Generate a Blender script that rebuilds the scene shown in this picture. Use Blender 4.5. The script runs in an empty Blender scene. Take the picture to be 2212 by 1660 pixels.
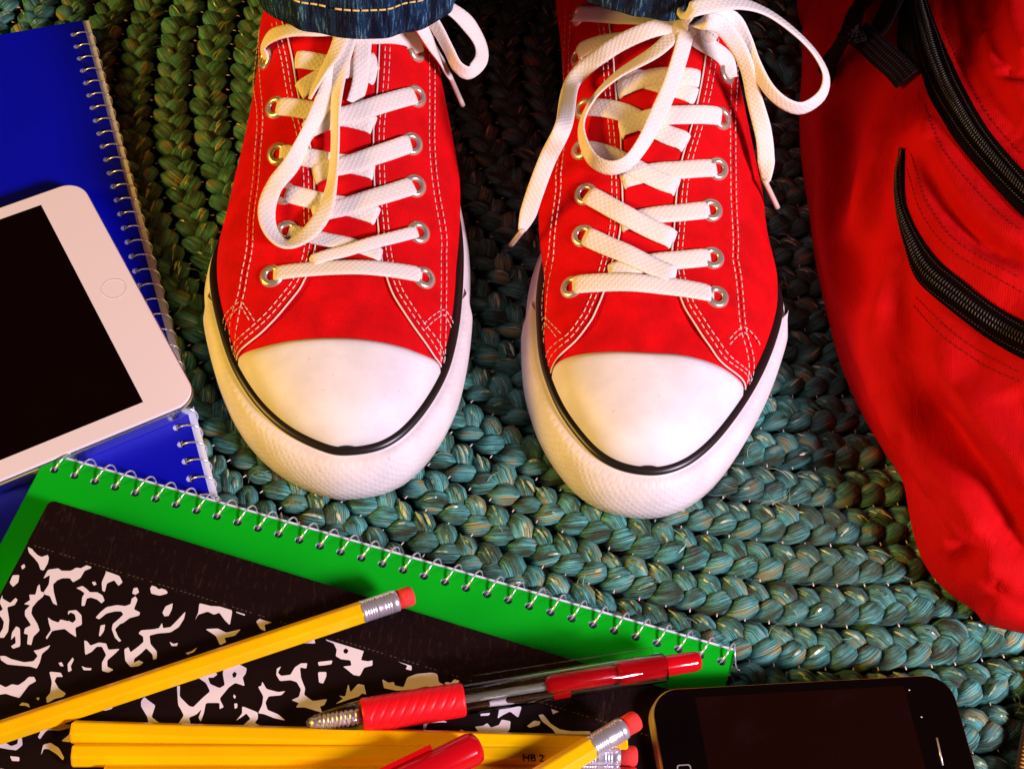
import bpy, math, random
import numpy as np
from mathutils import Vector, Matrix
from mathutils.bvhtree import BVHTree
from mathutils.geometry import tessellate_polygon
random.seed(4); np.random.seed(4)
RN = np.random.RandomState(11)
SC = bpy.context.scene
COL = SC.collection
S = 0.001                                     # everything below is written in millimetres

# ------------------------------------------------------------------ camera
FP = 3300.; TILT = math.radians(34); ROLL = math.radians(7); HC = 540.
_c, _s, _ct, _st = math.cos(ROLL), math.sin(ROLL), math.cos(TILT), math.sin(TILT)
CR = np.array([_c, _s*_ct, _s*_st]); CU = np.array([-_s, _c*_ct, _c*_st]); CB = np.array([0, -_st, _ct])
CAM = np.array([0, -HC*math.tan(TILT), HC])
cam = bpy.data.cameras.new('camera'); camo = bpy.data.objects.new('camera', cam); COL.objects.link(camo)
cam.sensor_width = 36; cam.lens = FP/2212*36; cam.clip_start = .01; cam.clip_end = 50
camo.matrix_world = Matrix(((CR[0], CU[0], CB[0], CAM[0]*S), (CR[1], CU[1], CB[1], CAM[1]*S), (CR[2], CU[2], CB[2], CAM[2]*S), (0, 0, 0, 1)))
SC.camera = camo

# ------------------------------------------------------------------ light: cool window key and an added warm fill
w = bpy.data.worlds.new('World'); SC.world = w; w.use_nodes = True
w.node_tree.nodes['Background'].inputs[0].default_value = (1, .40, .25, 1)
w.node_tree.nodes['Background'].inputs[1].default_value = .012
def area(name, loc, target, sx, sy, power, col):
    l = bpy.data.lights.new(name, 'AREA'); l.shape = 'RECTANGLE'; l.size = sx*S; l.size_y = sy*S; l.energy = power; l.color = col
    o = bpy.data.objects.new(name, l); COL.objects.link(o); o.location = Vector(loc)*S
    d = Vector(target)*S - o.location; o.rotation_euler = d.to_track_quat('-Z', 'Y').to_euler(); return o
area('window_light', (860, -560, 640), (-20, 0, 20), 220, 190, 20.5, (.95, .78, 1.0))
area('warm_fill_light', (-1380, -420, 600), (-60, 20, 30), 560, 400, 23, (1, .58, .09))  # added fill lamp, imitates a yellow colour grade in the dimmer tones
SC.view_settings.view_transform = 'Standard'; SC.view_settings.look = 'None'; SC.view_settings.exposure = 0; SC.view_settings.gamma = 1

# ------------------------------------------------------------------ picture-plane helpers (points of the place, found through the lens and a height)
def dirp(px, py): return (px-1106)*CR + (830-py)*CU - FP*CB
def at(px, py, z=0.):
    d = dirp(px, py); t = (z-CAM[2])/d[2]; return CAM + t*d
def zz(zid, x, y):
    a = {1: (374.4, 0, .3249), 2: (374.4, 524.2, .3609), 3: (1048.3, 0, .3385), 4: (1048.3, 524.2, .3834),
         5: (1647.4, 0, .4059), 6: (1647.4, 599, .4736), 7: (0, 936, .4363), 8: (599, 1198, .3724)}[zid]
    return (a[0]+x*a[2], a[1]+y*a[2])
def lz(zid, pts): return [zz(zid, *p) for p in pts]

# ------------------------------------------------------------------ mesh helpers
LOC = {}
def thing(name, loc, label, cat, group=None):
    o = bpy.data.objects.new(name, None); COL.objects.link(o); o.empty_display_size = .01
    o.location = Vector(loc)*S; LOC[o.name] = np.array(loc, float)
    o['label'] = label; o['category'] = cat
    if group: o['group'] = group
    return o
def mk(name, V, F, m, parent=None, smooth=True, uv=None, fm=None, kind=None, label=None):
    V = np.asarray(V, float).reshape(-1, 3)
    base = LOC[parent.name] if parent else np.zeros(3)
    me = bpy.data.meshes.new(name); me.from_pydata(((V-base)*S).tolist(), [], [tuple(f) for f in F])
    for mm in (m if isinstance(m, (list, tuple)) else [m]): me.materials.append(mm)
    if fm is not None: me.polygons.foreach_set('material_index', list(fm))
    me.polygons.foreach_set('use_smooth', [bool(smooth)]*len(me.polygons))
    if uv is not None:
        uv = np.asarray(uv, float).reshape(-1, 2); l = me.uv_layers.new(name='UVMap')
        idx = np.empty(len(me.loops), int); me.loops.foreach_get('vertex_index', idx)
        l.data.foreach_set('uv', uv[idx].ravel())
    me.update()
    o = bpy.data.objects.new(name, me); COL.objects.link(o)
    if parent: o.parent = parent
    LOC[o.name] = base
    if kind: o['kind'] = kind
    if label: o['label'] = label
    return o
def put(name, me, M, parent, label=None):               # shared mesh data placed by a matrix (mm, world)
    o = bpy.data.objects.new(name, me); COL.objects.link(o); o.parent = parent
    M = Matrix(M); M.translation = Vector(np.array(M.translation)-LOC[parent.name])*S
    o.matrix_basis = M; LOC[o.name] = LOC[parent.name]
    if label: o['label'] = label
    return o
def nrm(v): v = np.asarray(v, float); return v/(np.linalg.norm(v, axis=-1, keepdims=True)+1e-12)
def crs(P, n, closed=False):                            # dense smooth curve through points
    P = np.asarray(P, float); N = len(P)
    if N == 2: return P[0]+(P[1]-P[0])*np.linspace(0, 1, n)[:, None]
    Q = np.vstack([P[-1], P, P[0], P[1]]) if closed else np.vstack([2*P[0]-P[1], P, 2*P[-1]-P[-2]])
    m = N if closed else N-1; out = []
    for i in range(m):
        p0, p1, p2, p3 = Q[i:i+4]
        t = np.linspace(0, 1, 24, endpoint=False)[:, None]
        out.append(.5*((2*p1)+(-p0+p2)*t+(2*p0-5*p1+4*p2-p3)*t*t+(-p0+3*p1-3*p2+p3)*t**3))
    out = np.vstack(out+[P[0:1] if closed else P[-1:]])
    L = np.r_[0, np.cumsum(np.linalg.norm(np.diff(out, axis=0), axis=1))]
    q = np.linspace(0, L[-1], n, endpoint=not closed)
    return np.stack([np.interp(q, L, out[:, k]) for k in range(out.shape[1])], 1)
def plen(P): return np.r_[0, np.cumsum(np.linalg.norm(np.diff(P, axis=0), axis=1))]
def grid_faces(nr, nc, close_c=False, flip=False, off=0):
    F = []
    for i in range(nr-1):
        for j in range(nc if close_c else nc-1):
            a = off+i*nc+j; b = off+i*nc+(j+1) % nc; c = b+nc; d = a+nc
            F.append((a, d, c, b) if flip else (a, b, c, d))
    return F
def frames(P, ref=None):
    T = np.gradient(P, axis=0); T = nrm(T)
    if ref is None:
        ref = np.array([0, 0, 1.]); 
    Nn = np.broadcast_to(ref, P.shape).astype(float)
    W = nrm(np.cross(Nn, T)); N2 = np.cross(T, W)
    return T, W, N2
def rtube(P, rad, n=8, ca=True):                         # round tube, parallel transported
    P = np.asarray(P, float); rad = np.broadcast_to(rad, len(P))
    T = nrm(np.gradient(P, axis=0)); N = np.zeros_like(P)
    r = np.cross(T[0], [.3, .5, .8]); N[0] = nrm(r)
    for i in range(1, len(P)):
        v = N[i-1]-T[i]*(N[i-1]@T[i]); N[i] = nrm(v)
    Bn = np.cross(T, N); a = np.linspace(0, 2*np.pi, n, endpoint=False)
    V = P[:, None]+rad[:, None, None]*(np.cos(a)[None, :, None]*N[:, None]+np.sin(a)[None, :, None]*Bn[:, None])
    V = V.reshape(-1, 3); F = grid_faces(len(P), n, True)
    if ca: F += [tuple(range(n))[::-1], tuple(range((len(P)-1)*n, len(P)*n))]
    return V, F
class MB:
    def __init__(s): s.V = []; s.F = []; s.n = 0; s.U = []; s.M = []
    def add(s, V, F, U=None, m=0):
        V = np.asarray(V, float).reshape(-1, 3); s.V.append(V); s.F += [tuple(int(i)+s.n for i in f) for f in F]; s.n += len(V)
        s.U.append(np.zeros((len(V), 2)) if U is None else np.asarray(U).reshape(-1, 2)); s.M += [m]*len(F)
    def build(s, name, m, parent=None, **k):
        return mk(name, np.vstack(s.V), s.F, m, parent, uv=np.vstack(s.U), fm=s.M if isinstance(m, (list, tuple)) else None, **k)
    def tube(s, P, r, n=6, m=0): V, F = rtube(P, r, n); s.add(V, F, m=m)
def box_fr(o, e1, e2, e3, b=0):                         # box from a corner and three edge vectors
    o = np.array(o); V = [o+i*e1+j*e2+k*e3 for k in (0, 1) for j in (0, 1) for i in (0, 1)]
    F = [(0, 2, 3, 1), (4, 5, 7, 6), (0, 1, 5, 4), (2, 6, 7, 3), (0, 4, 6, 2), (1, 3, 7, 5)]
    return V, F

# ------------------------------------------------------------------ materials
def mat(name, col, rough=.6, spec=.5, metal=0, **k):
    m = bpy.data.materials.new(name); m.use_nodes = True; nt = m.node_tree; b = nt.nodes['Principled BSDF']
    b.inputs['Base Color'].default_value = (*col, 1); b.inputs['Roughness'].default_value = rough
    b.inputs['Specular IOR Level'].default_value = spec; b.inputs['Metallic'].default_value = metal
    for kk, v in k.items():
        b.inputs[kk].default_value = v
    return m, nt, b
def N(nt, t, **k):
    n = nt.nodes.new(t)
    for a, v in k.items():
        if isinstance(a, str) and hasattr(n, a): setattr(n, a, v)
    return n
def noise(nt, scale, vec=None, detail=3, rough=.55, dist=0):
    n = nt.nodes.new('ShaderNodeTexNoise'); n.inputs['Scale'].default_value = scale; n.inputs['Detail'].default_value = detail
    n.inputs['Roughness'].default_value = rough; n.inputs['Distortion'].default_value = dist
    if vec is not None: nt.links.new(vec, n.inputs['Vector'])
    return n.outputs['Fac']
def coords(nt, kind='Object', scale=(1, 1, 1), rot=(0, 0, 0)):
    t = nt.nodes.new('ShaderNodeTexCoord'); mp = nt.nodes.new('ShaderNodeMapping')
    mp.inputs['Scale'].default_value = scale; mp.inputs['Rotation'].default_value = rot
    nt.links.new(t.outputs[kind], mp.inputs['Vector']); return mp.outputs[0]
def ramp(nt, fac, stops):
    r = nt.nodes.new('ShaderNodeValToRGB'); e = r.color_ramp.elements
    while len(e) < len(stops): e.new(.5)
    for el, (p, c) in zip(e, stops): el.position = p; el.color = (*c, 1)
    nt.links.new(fac, r.inputs[0]); return r.outputs[0]
def bump(nt, b, h, dist, strength=1., prev=None):
    n = nt.nodes.new('ShaderNodeBump'); n.inputs['Distance'].default_value = dist*S; n.inputs['Strength'].default_value = strength
    nt.links.new(h, n.inputs['Height'])
    if prev is not None: nt.links.new(prev, n.inputs['Normal'])
    nt.links.new(n.outputs[0], b.inputs['Normal']); return n.outputs[0]
def wave(nt, vec, scale, dist=0, dirn='X', detail=2):
    n = nt.nodes.new('ShaderNodeTexWave'); n.bands_direction = dirn; n.inputs['Scale'].default_value = scale
    n.inputs['Distortion'].default_value = dist; n.inputs['Detail'].default_value = detail; nt.links.new(vec, n.inputs['Vector']); return n.outputs['Fac']
def math_(nt, op, a, b=None):
    n = nt.nodes.new('ShaderNodeMath'); n.operation = op
    for i, v in enumerate((a, b)):
        if v is None: continue
        if isinstance(v, (int, float)): n.inputs[i].default_value = v
        else: nt.links.new(v, n.inputs[i])
    return n.outputs[0]
def mix(nt, fac, a, b):
    n = nt.nodes.new('ShaderNodeMix'); n.data_type = 'RGBA'
    for i, v in ((0, fac), (6, a), (7, b)):
        if isinstance(v, (int, float)): n.inputs[i].default_value = v
        elif isinstance(v, tuple): n.inputs[i].default_value = (*v, 1)
        else: nt.links.new(v, n.inputs[i])
    return n.outputs[2]

# woven cloth: two crossed fine waves over uv in millimetres, or object space
def weave(nt, b, kind, pitch, depth):
    v = coords(nt, kind, (1, 1, 1)) ; k = 1 if kind == 'UV' else 1000
    a = wave(nt, v, .314*k/pitch, .3, 'X', 1); c = wave(nt, v, .314*k/pitch, .3, 'Y', 1)
    h = math_(nt, 'MULTIPLY', a, c); bump(nt, b, h, depth); return h
def red_cloth(name, col, pitch, depth, dirt=.25, rough=.8, sheen=.0):
    m, nt, b = mat(name, col, rough, .12)
    weave(nt, b, 'Object', pitch, depth)
    f = noise(nt, 90, coords(nt), 4); f2 = noise(nt, 900, coords(nt), 3)
    c = ramp(nt, f, [(.3, tuple(x*(1-dirt) for x in col)), (.7, col)])
    nt.links.new(mix(nt, math_(nt, 'MULTIPLY', f2, .35), c, tuple(x*.6 for x in col)), b.inputs['Base Color'])
    return m
M_canvas = red_cloth('red_canvas', (.86, .001, .004), .85, .14, .35)
M_tongue = red_cloth('red_tongue_canvas', (.80, .001, .004), .55, .06)
def rug_mat():
    m, nt, b = mat('braided_straw', (.06, .16, .13), .42, .45)
    uv = coords(nt, 'UV', (.06, 2.6, 1)); uvc = coords(nt, 'UV', (.09, .16, 1))
    fib = noise(nt, 1.6, uv, 4, .6, .4)
    patch = noise(nt, 1.1, uvc, 4, .6); big = noise(nt, 14, coords(nt), 2)
    dark = ramp(nt, patch, [(.37, (.004, .006, .003)), (.45, (.008, .024, .013)), (.54, (.012, .085, .072)), (.64, (.075, .075, .018))])
    lite = ramp(nt, patch, [(.37, (.07, .14, .07)), (.45, (.11, .42, .30)), (.55, (.22, .95, .86)), (.64, (.74, .74, .34))])
    f2 = ramp(nt, fib, [(.40, (0, 0, 0)), (.70, (1, 1, 1))])
    c = mix(nt, f2, dark, lite)
    c = mix(nt, ramp(nt, big, [(.45, (0, 0, 0)), (.7, (.5, .5, .5))]), c, (.05, .05, .012))
    nt.links.new(c, b.inputs['Base Color'])
    nt.links.new(ramp(nt, fib, [(.3, (.65,)*3), (.7, (.33,)*3)]), b.inputs['Roughness'])
    bump(nt, b, fib, .8); return m
M_rug = rug_mat()
def rubber_mat(name, col, rough=.35, bumpd=0.):
    m, nt, b = mat(name, col, rough, .25)
    f = noise(nt, 60, coords(nt), 4); sp = noise(nt, 420, coords(nt), 2)
    c = ramp(nt, f, [(.35, tuple(x*.87 for x in col)), (.62, col)])
    nt.links.new(mix(nt, ramp(nt, sp, [(.70, (0, 0, 0)), (.76, (.35,)*3)]), c, (.35, .27, .2)), b.inputs['Base Color'])
    if bumpd:
        uv = coords(nt, 'UV'); a = wave(nt, uv, .17, 1.5, 'DIAGONAL', 1)
        r = coords(nt, 'UV', (-1, 1, 1)); c2 = wave(nt, r, .17, 1.5, 'DIAGONAL', 1)
        bump(nt, b, math_(nt, 'MULTIPLY', a, c2), bumpd)
    else: bump(nt, b, noise(nt, 1500, coords(nt), 2), .03)
    return m
M_cap = rubber_mat('toe_cap_rubber', (.86, .82, .78), .5)
M_fox = rubber_mat('sidewall_rubber', (.84, .79, .74), .45)
M_bump = rubber_mat('bumper_rubber', (.84, .79, .74), .5, .13)
M_black, _, _ = mat('black_rubber', (.012, .008, .006), .35, .5)
def lace_mat():
    m, nt, b = mat('white_cotton_lace', (.85, .80, .76), .85, .1)
    uv = coords(nt, 'UV'); uv2 = coords(nt, 'UV', (-1, 1, 1))
    h = math_(nt, 'MULTIPLY', wave(nt, uv, .26, .2, 'DIAGONAL', 0), wave(nt, uv2, .26, .2, 'DIAGONAL', 0)); bump(nt, b, h, .12)
    nt.links.new(mix(nt, ramp(nt, h, [(0, (.12,)*3), (.3, (0,)*3)]), (.86, .80, .69), (.62, .54, .42)), b.inputs['Base Color'])
    return m
M_lace = lace_mat()
M_thread, _, _ = mat('white_thread', (.85, .70, .62), .7, .2)
M_yellowthread, _, _ = mat('tan_thread', (.75, .60, .20), .7, .2)
M_metal, _, _ = mat('nickel', (.74, .65, .48), .25, .5, .7)
M_wire, _, _ = mat('steel_wire', (.85, .86, .90), .25, .5, .7)
M_hole, _, _ = mat('dark_hole', (.01, .002, .002), .9, .1)
M_redhole, _, _ = mat('eyelet_hole_shade', (.22, .0, .002), .9, .1)  # darkened red disc, stands for the shaded inside of the eyelet hole
def denim():
    m, nt, b = mat('dark_denim', (.006, .02, .07), .8, .15)
    uv = coords(nt, 'UV', (1, 1, 1), (0, 0, .5)); st = coords(nt, 'UV', (1, .10, 1), (0, 0, .5))
    tw = wave(nt, uv, .42, .6, 'X', 2); fl = noise(nt, 1.4, st, 3, .6); big = noise(nt, .10, coords(nt, 'UV', (1.6, .25, 1)), 2)
    c = mix(nt, ramp(nt, big, [(.42, (0,)*3), (.66, (1,)*3)]), (.001, .003, .016), (.008, .05, .13))
    sp = math_(nt, 'MULTIPLY', ramp(nt, fl, [(.52, (0,)*3), (.66, (1,)*3)]), ramp(nt, big, [(.45, (.08,)*3), (.62, (.9,)*3)]))
    nt.links.new(mix(nt, sp, c, (.22, .50, .60)), b.inputs['Base Color']); bump(nt, b, tw, .3); return m
M_denim = denim()
def pack_mat():
    m = red_cloth('red_nylon_cloth', (.62, .0006, .002), .85, .10, .12, .8); nt = m.node_tree; b = nt.nodes['Principled BSDF']
    prev = [l.from_socket for l in nt.links if l.to_socket == b.inputs['Normal']][0]
    w1 = noise(nt, 38, coords(nt, 'Object', (1.6, .7, 1), (0, 0, .5)), 5, .55, .8); w2 = noise(nt, 150, coords(nt), 4, .6)
    h = math_(nt, 'ADD', w1, math_(nt, 'MULTIPLY', w2, .18)); bump(nt, b, h, 1.9, .8, prev); return m

# ------------------------------------------------------------------ setting: floor and the round braided rug
m, nt, b = mat('floor_boards', (.05, .022, .01), .5)
nt.links.new(ramp(nt, noise(nt, 6, coords(nt, 'Object', (1, 12, 1)), 4), [(.3, (.03, .012, .006)), (.7, (.09, .04, .02))]), b.inputs['Base Color'])
fl = mk('floor', [(-1800, -1400, -14), (1800, -1400, -14), (1800, 1800, -14), (-1800, 1800, -14)], [(0, 1, 2, 3)], m, smooth=False, kind='structure')

RC = np.array([105., 205.])                    # centre of the round rug
rug = thing('braided_rug', (RC[0], RC[1], -12), 'round teal and olive braided straw rug under the sneakers and notebooks', 'rug')
def strand(R, a0, a1, ph, k, parent):
    T = 30.; Lg = (a1-a0)*R; n = int(Lg/T*15); s_ = np.linspace(0, Lg, n); th = a0+s_/R
    om = 2*np.pi/T; wob = .35*np.interp(s_, np.linspace(0, Lg, max(4, int(Lg/22))), RN.randn(max(4, int(Lg/22))))
    lat = 4.9*np.sin(om*s_+ph)+wob; zz_ = -2.6*np.sin(2*(om*s_+ph))
    r = R+lat
    rise = -5.6+zz_
    P = np.stack([RC[0]+r*np.cos(th), RC[1]+r*np.sin(th), rise], 1)
    Tn = nrm(np.gradient(P, axis=0)); up = np.array([0, 0, 1.])
    W = nrm(np.cross(Tn, up)); Nn = np.cross(W, Tn)
    na = 12; a = np.linspace(0, 2*np.pi, na, endpoint=False)
    kn = max(6, int(Lg/7)); wv = 1+.13*np.interp(s_, np.linspace(0, Lg, kn), RN.randn(kn))
    pl = 1-.18*np.sin(2*(om*s_+ph)); hw = 4.0*wv*pl; hh = 2.85*wv*pl
    flute = 1+.05*np.sin(5*a+RN.rand()*6)[None]+.05*RN.randn(1, na)
    ca = np.sign(np.cos(a))*np.abs(np.cos(a))**.9; sa = np.sin(a)
    tw = .25*np.sin(om*s_+ph*2)
    A = ca[None]*flute*hw[:, None]; Bq = sa[None]*flute*hh[:, None]
    A2 = A*np.cos(tw)[:, None]-Bq*np.sin(tw)[:, None]; B2 = A*np.sin(tw)[:, None]+Bq*np.cos(tw)[:, None]
    V = P[:, None]+A2[..., None]*W[:, None]+B2[..., None]*Nn[:, None]
    U = np.stack(np.broadcast_arrays(s_[:, None]+k*911.7+ph*133, (a*3.6)[None]), -1)
    return V.reshape(-1, 3), grid_faces(n, na, True, flip=True), U.reshape(-1, 2), P
RING = [291.+18*k for k in range(-15, 12)]
seam = MB(); straw = MB()
for k, R in enumerate(RING):
    # arc of the ring inside the patch of floor the picture (and a step aside) can see
    th = np.linspace(0, 2*np.pi, 721); x = RC[0]+R*np.cos(th); y = RC[1]+R*np.sin(th)
    ok = (x > -350) & (x < 330) & (y > -235) & (y < 330)
    if not ok.any(): continue
    if ok.all(): runs = [(0, 720)]
    else:
        i0 = int(np.where(~ok)[0][0]); o2 = np.roll(ok[:-1], -i0); runs = []; j = 0
        while j < 720:
            if o2[j]:
                e = j
                while e < 720 and o2[e]: e += 1
                runs.append((j+i0, e+i0)); j = e
            else: j += 1
    for (i, e) in runs:
        a0, a1 = i*np.pi/360, e*np.pi/360
        if (a1-a0)*R < 40: continue
        bmb = [MB(), MB(), MB()]
        for q in range(3):
            V, F, U, P = strand(R, a0, a1, q*2*np.pi/3+k*.7, k*3+q, rug); bmb[q].add(V, F, U)
        for s_ in np.arange(0, (a1-a0)*R, 10.):                    # sewing thread glints along the seam
            t = a0+(s_+RN.rand()*1.5)/R; rr = R+9
            c0 = np.array([RC[0]+rr*np.cos(t), RC[1]+rr*np.sin(t), -3.2]); dr = np.array([np.cos(t), np.sin(t), 0])
            seam.tube([c0-dr*.8, c0+dr*.8+[0, 0, .3]], .28, 5)
        for q in range(3):                                         # split straws lying along the inner lobes of the braid
            ph = q*2*np.pi/3+k*.7; s0 = ((7*np.pi/4-ph) % (2*np.pi))/(2*np.pi)*30.
            for s_ in np.arange(s0, (a1-a0)*R, 30.):
                for side, prob, nn_ in ((-1, .8, 3), (1, .25, 1)):
                    for _ in range(nn_):
                        if RN.rand() > prob: continue
                        sc = s_+(0 if side < 0 else -15)
                        t = a0+(sc+RN.uniform(-2.2, 2.2))/R; rr = R+side*3.5+RN.uniform(-1.2, 1.2)
                        tng = np.array([-np.sin(t), np.cos(t), 0]); dr = np.array([np.cos(t), np.sin(t), 0])
                        d = nrm(tng-dr*side*RN.uniform(.45, 1.0)); wv = np.cross(d, [0, 0, 1.])*RN.uniform(.35, .85); Ls = RN.uniform(2.4, 4.4)
                        c0 = np.array([RC[0]+rr*np.cos(t), RC[1]+rr*np.sin(t), .35+RN.uniform(-.3, .3)]); V = []
                        for f in (-1, -.5, .1, .6, 1):
                            w_ = wv*(1-.75*abs(f)**2.5); c = c0+d*f*Ls-np.array([0, 0, 1.5*f*f]); V += [c-w_-[0, 0, .35], c+[0, 0, .12], c+w_-[0, 0, .35]]
                        straw.add(V, [(i*3+j, i*3+j+1, i*3+j+4, i*3+j+3) for i in range(4) for j in (0, 1)], [(t*77+s_, side*3.)]*15)
        br = bmb[0].build('braid', M_rug, rug)
        for q in (1, 2): bmb[q].build('strand', M_rug, br)
for _ in range(520):                                           # frayed single fibres
    R0 = 291+18*RN.randint(-13, 10)+RN.uniform(-8, 8); t = RN.uniform(np.pi*.85, np.pi*1.75)
    c0 = np.array([RC[0]+R0*np.cos(t), RC[1]+R0*np.sin(t), .4]); a = RN.uniform(0, 6.3); d = np.array([np.cos(a), np.sin(a), 0]); e = np.array([-d[1], d[0], 0])
    L_ = RN.uniform(2.5, 6); cv = RN.uniform(-.5, .5); q = [c0+d*L_*f+e*cv*L_*f*f+np.array([0, 0, RN.uniform(.0, .8)-1.2*f*f]) for f in (-1, -.5, 0, .5, 1)]
    straw.tube(crs(np.array(q), 9), .11, 4)
seam.build('seam_stitching', M_thread, rug, kind='stuff')
m, nt, b = mat('pale_straw', (.30, .38, .17), .3, .6)
f = noise(nt, 130, coords(nt), 2); nt.links.new(ramp(nt, f, [(.32, (.03, .09, .05)), (.48, (.12, .26, .15)), (.58, (.42, .50, .24)), (.70, (.55, .62, .50))]), b.inputs['Base Color'])
straw.build('loose_straw', m, rug, smooth=False, kind='stuff')
#RUGEND

# ------------------------------------------------------------------ sneakers
def smooth1(a, k):
    for _ in range(k): a = np.r_[a[0], (a[:-2]+2*a[1:-1]+a[2:])/4, a[-1]]
    return a
class Shoe:
    def __init__(s, tip, ankle, solep, wend, hs, zb=27.):
        s.O = at(*tip, 0)[:2]; A = at(*ankle, 100)[:2]
        s.a = nrm(A-s.O); s.r = np.array([s.a[1], -s.a[0]]); s.zb = zb
        L, Rr = [], []
        for p in solep:
            w = at(*p, 0)[:2]-s.O; ss, tt = w@s.a, w@s.r; (L if tt < 0 else Rr).append((max(ss, 0), tt))
        L.append((0, 0)); Rr.append((0, 0)); L += [(q, -w_) for q, w_, _ in wend]; Rr += [(q, w_) for q, _, w_ in wend]
        s.smax = 292.; s.q = np.linspace(0, math.sqrt(s.smax), 400); res = []
        for X in (L, Rr):
            X = np.array(sorted(X)); t = np.interp(s.q, np.sqrt(X[:, 0]), X[:, 1]); res.append(smooth1(t, 260))
        s.tl, s.tr = res; s.tl[0] = s.tr[0] = 0
        hq = np.array(hs); s.hh = smooth1(np.interp(s.q, np.sqrt(hq[:, 0]), hq[:, 1]), 120); s.hh[0] = hq[0, 1]
    def outline(s, inset, n=220):                         # closed loop in plan, counter-clockwise from the heel along the left side to the tip
        q = s.q[np.linspace(0, 399, n).astype(int)]; ss = q*q
        tl = np.interp(q, s.q, s.tl); tr = np.interp(q, s.q, s.tr)
        # round the heel
        P = np.vstack([np.stack([ss[::-1], tl[::-1]], 1), np.stack([ss[1:], tr[1:]], 1)])
        h = np.linspace(0, np.pi, 30)[1:-1]; wl, wr = tl[-1], tr[-1]; c = (wl+wr)/2; ra = (wr-wl)/2
        P = np.vstack([P, np.stack([s.smax+18*np.sin(h), c+ra*np.cos(h)], 1)])
        P = crs(P[::3], 420, True)
        T = nrm(np.roll(P, -1, 0)-np.roll(P, 1, 0)); nn = np.stack([-T[:, 1], T[:, 0]], 1)
        ins = inset(P[:, 0]) if callable(inset) else inset
        c0 = P.mean(0); sg = np.sign(((c0-P)*nn).sum(1).mean())
        return P+nn*sg*np.reshape(ins, (-1, 1)) if np.ndim(ins) else P+nn*sg*ins
    def inset_sides(s):
        P = s.outline(lambda q: 6.4+3.0*np.exp(-(q/45.)**2)); i0 = int(np.argmin(P[:, 0])); P = np.roll(P, -i0, 0); s.s0 = P[0, 0]+.25
        half = len(P)//2; A, B_ = P[:half+30], P[::-1][:half+30]; A = np.vstack([P[:1], A]); B_ = np.vstack([P[:1], B_])
        if A[40, 1] > B_[40, 1]: A, B_ = B_, A
        res = []; s.qq = np.linspace(0, math.sqrt(s.smax-4-s.s0), 400)
        for X in (A, B_):
            m = np.maximum.accumulate(X[:, 0]); res.append(np.interp(s.qq**2+s.s0, m, X[:, 1]))
        s.ul, s.ur = res
    def w(s, loc, z):                                     # local (s, t) and height to world
        loc = np.asarray(loc); xy = s.O+loc[..., :1]*s.a+loc[..., 1:2]*s.r
        return np.concatenate([xy, np.broadcast_to(np.reshape(z, np.shape(z)+(1,)) if np.ndim(z) else np.full(xy.shape[:-1]+(1,), float(z)), xy.shape[:-1]+(1,))], -1)
    def S(s, u, v):                                       # upper surface, u across 0..1, v along 0..1
        u = np.asarray(u, float); v = np.asarray(v, float)
        q = v*s.qq[-1]; ss = q*q+s.s0
        tl = np.interp(q, s.qq, s.ul); tr = np.interp(q, s.qq, s.ur)
        c = (tl+tr)/2; w_ = np.maximum((tr-tl)/2, .3)
        h = np.interp(q, s.q, s.hh); n = 2.15+.45*np.clip((ss-40)/90, 0, 1)
        ph = (u-.5)*np.pi*.999; k = 2/n
        hf = np.abs(np.cos(ph))**k; bl = np.where(u < .5, *s.bul)*np.clip((ss-95)/40, 0, 1)*np.sin(np.pi*np.clip(hf*1.1, 0, 1)**.8)
        x = c+(w_+bl)*np.sign(np.sin(ph))*np.abs(np.sin(ph))**k; z = s.zb-2+(h-s.zb+2)*np.abs(np.cos(ph))**k
        # soft creases of the vamp
        return s.w(np.stack([ss, x], -1), z)
    def Nrm(s, u, v):
        e = 2e-3; u = np.asarray(u, float); v = np.maximum(np.asarray(v, float), .025)
        a = s.S(np.clip(u+e, 0, 1), v)-s.S(np.clip(u-e, 0, 1), v); b_ = s.S(u, np.clip(v+e, 0, 1))-s.S(u, np.clip(v-e, 0, 1))
        return nrm(np.cross(a, b_))
    def prepare(s):
        s.inset_sides()
        s.nu, s.nv = 121, 161
        U, V = np.meshgrid(np.linspace(0, 1, s.nu), np.linspace(0, 1, s.nv)); s.G = s.S(U, V)
        s.F = grid_faces(s.nv, s.nu); s.bvh = BVHTree.FromPolygons(s.G.reshape(-1, 3).tolist(), s.F)
        n = s.Nrm(.5, .5); s.sg = 1 if n[2] > 0 else -1
    def uv(s, px, py, strict=False):
        d = nrm(dirp(px, py)); loc, no, idx, dist = s.bvh.ray_cast(Vector(CAM), Vector(d))
        if loc is None:
            if strict: return None
            best = min((s.bvh.find_nearest(Vector(CAM+d*t)) for t in np.arange(380, 760, 4)), key=lambda h: h[3]); loc, no, idx, dist = best
        i, j = divmod(idx, s.nu-1); p = np.array(loc)
        A = s.G[i, j]; e1 = s.G[i, j+1]-A; e2 = s.G[i+1, j]-A
        M_ = np.array([[e1@e1, e1@e2], [e1@e2, e2@e2]]); r = np.linalg.lstsq(M_, np.array([e1@(p-A), e2@(p-A)]), rcond=None)[0]
        return np.array([(j+np.clip(r[0], 0, 1))/(s.nu-1), (i+np.clip(r[1], 0, 1))/(s.nv-1)])
    def P(s, uv, off=0.): return s.S(uv[..., 0], uv[..., 1])+s.sg*s.Nrm(uv[..., 0], uv[..., 1])*np.reshape(off, np.shape(off)+(1,)) if np.ndim(off) else s.S(uv[..., 0], uv[..., 1])+s.sg*s.Nrm(uv[..., 0], uv[..., 1])*off
    def N(s, uv): return s.sg*s.Nrm(uv[..., 0], uv[..., 1])
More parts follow.
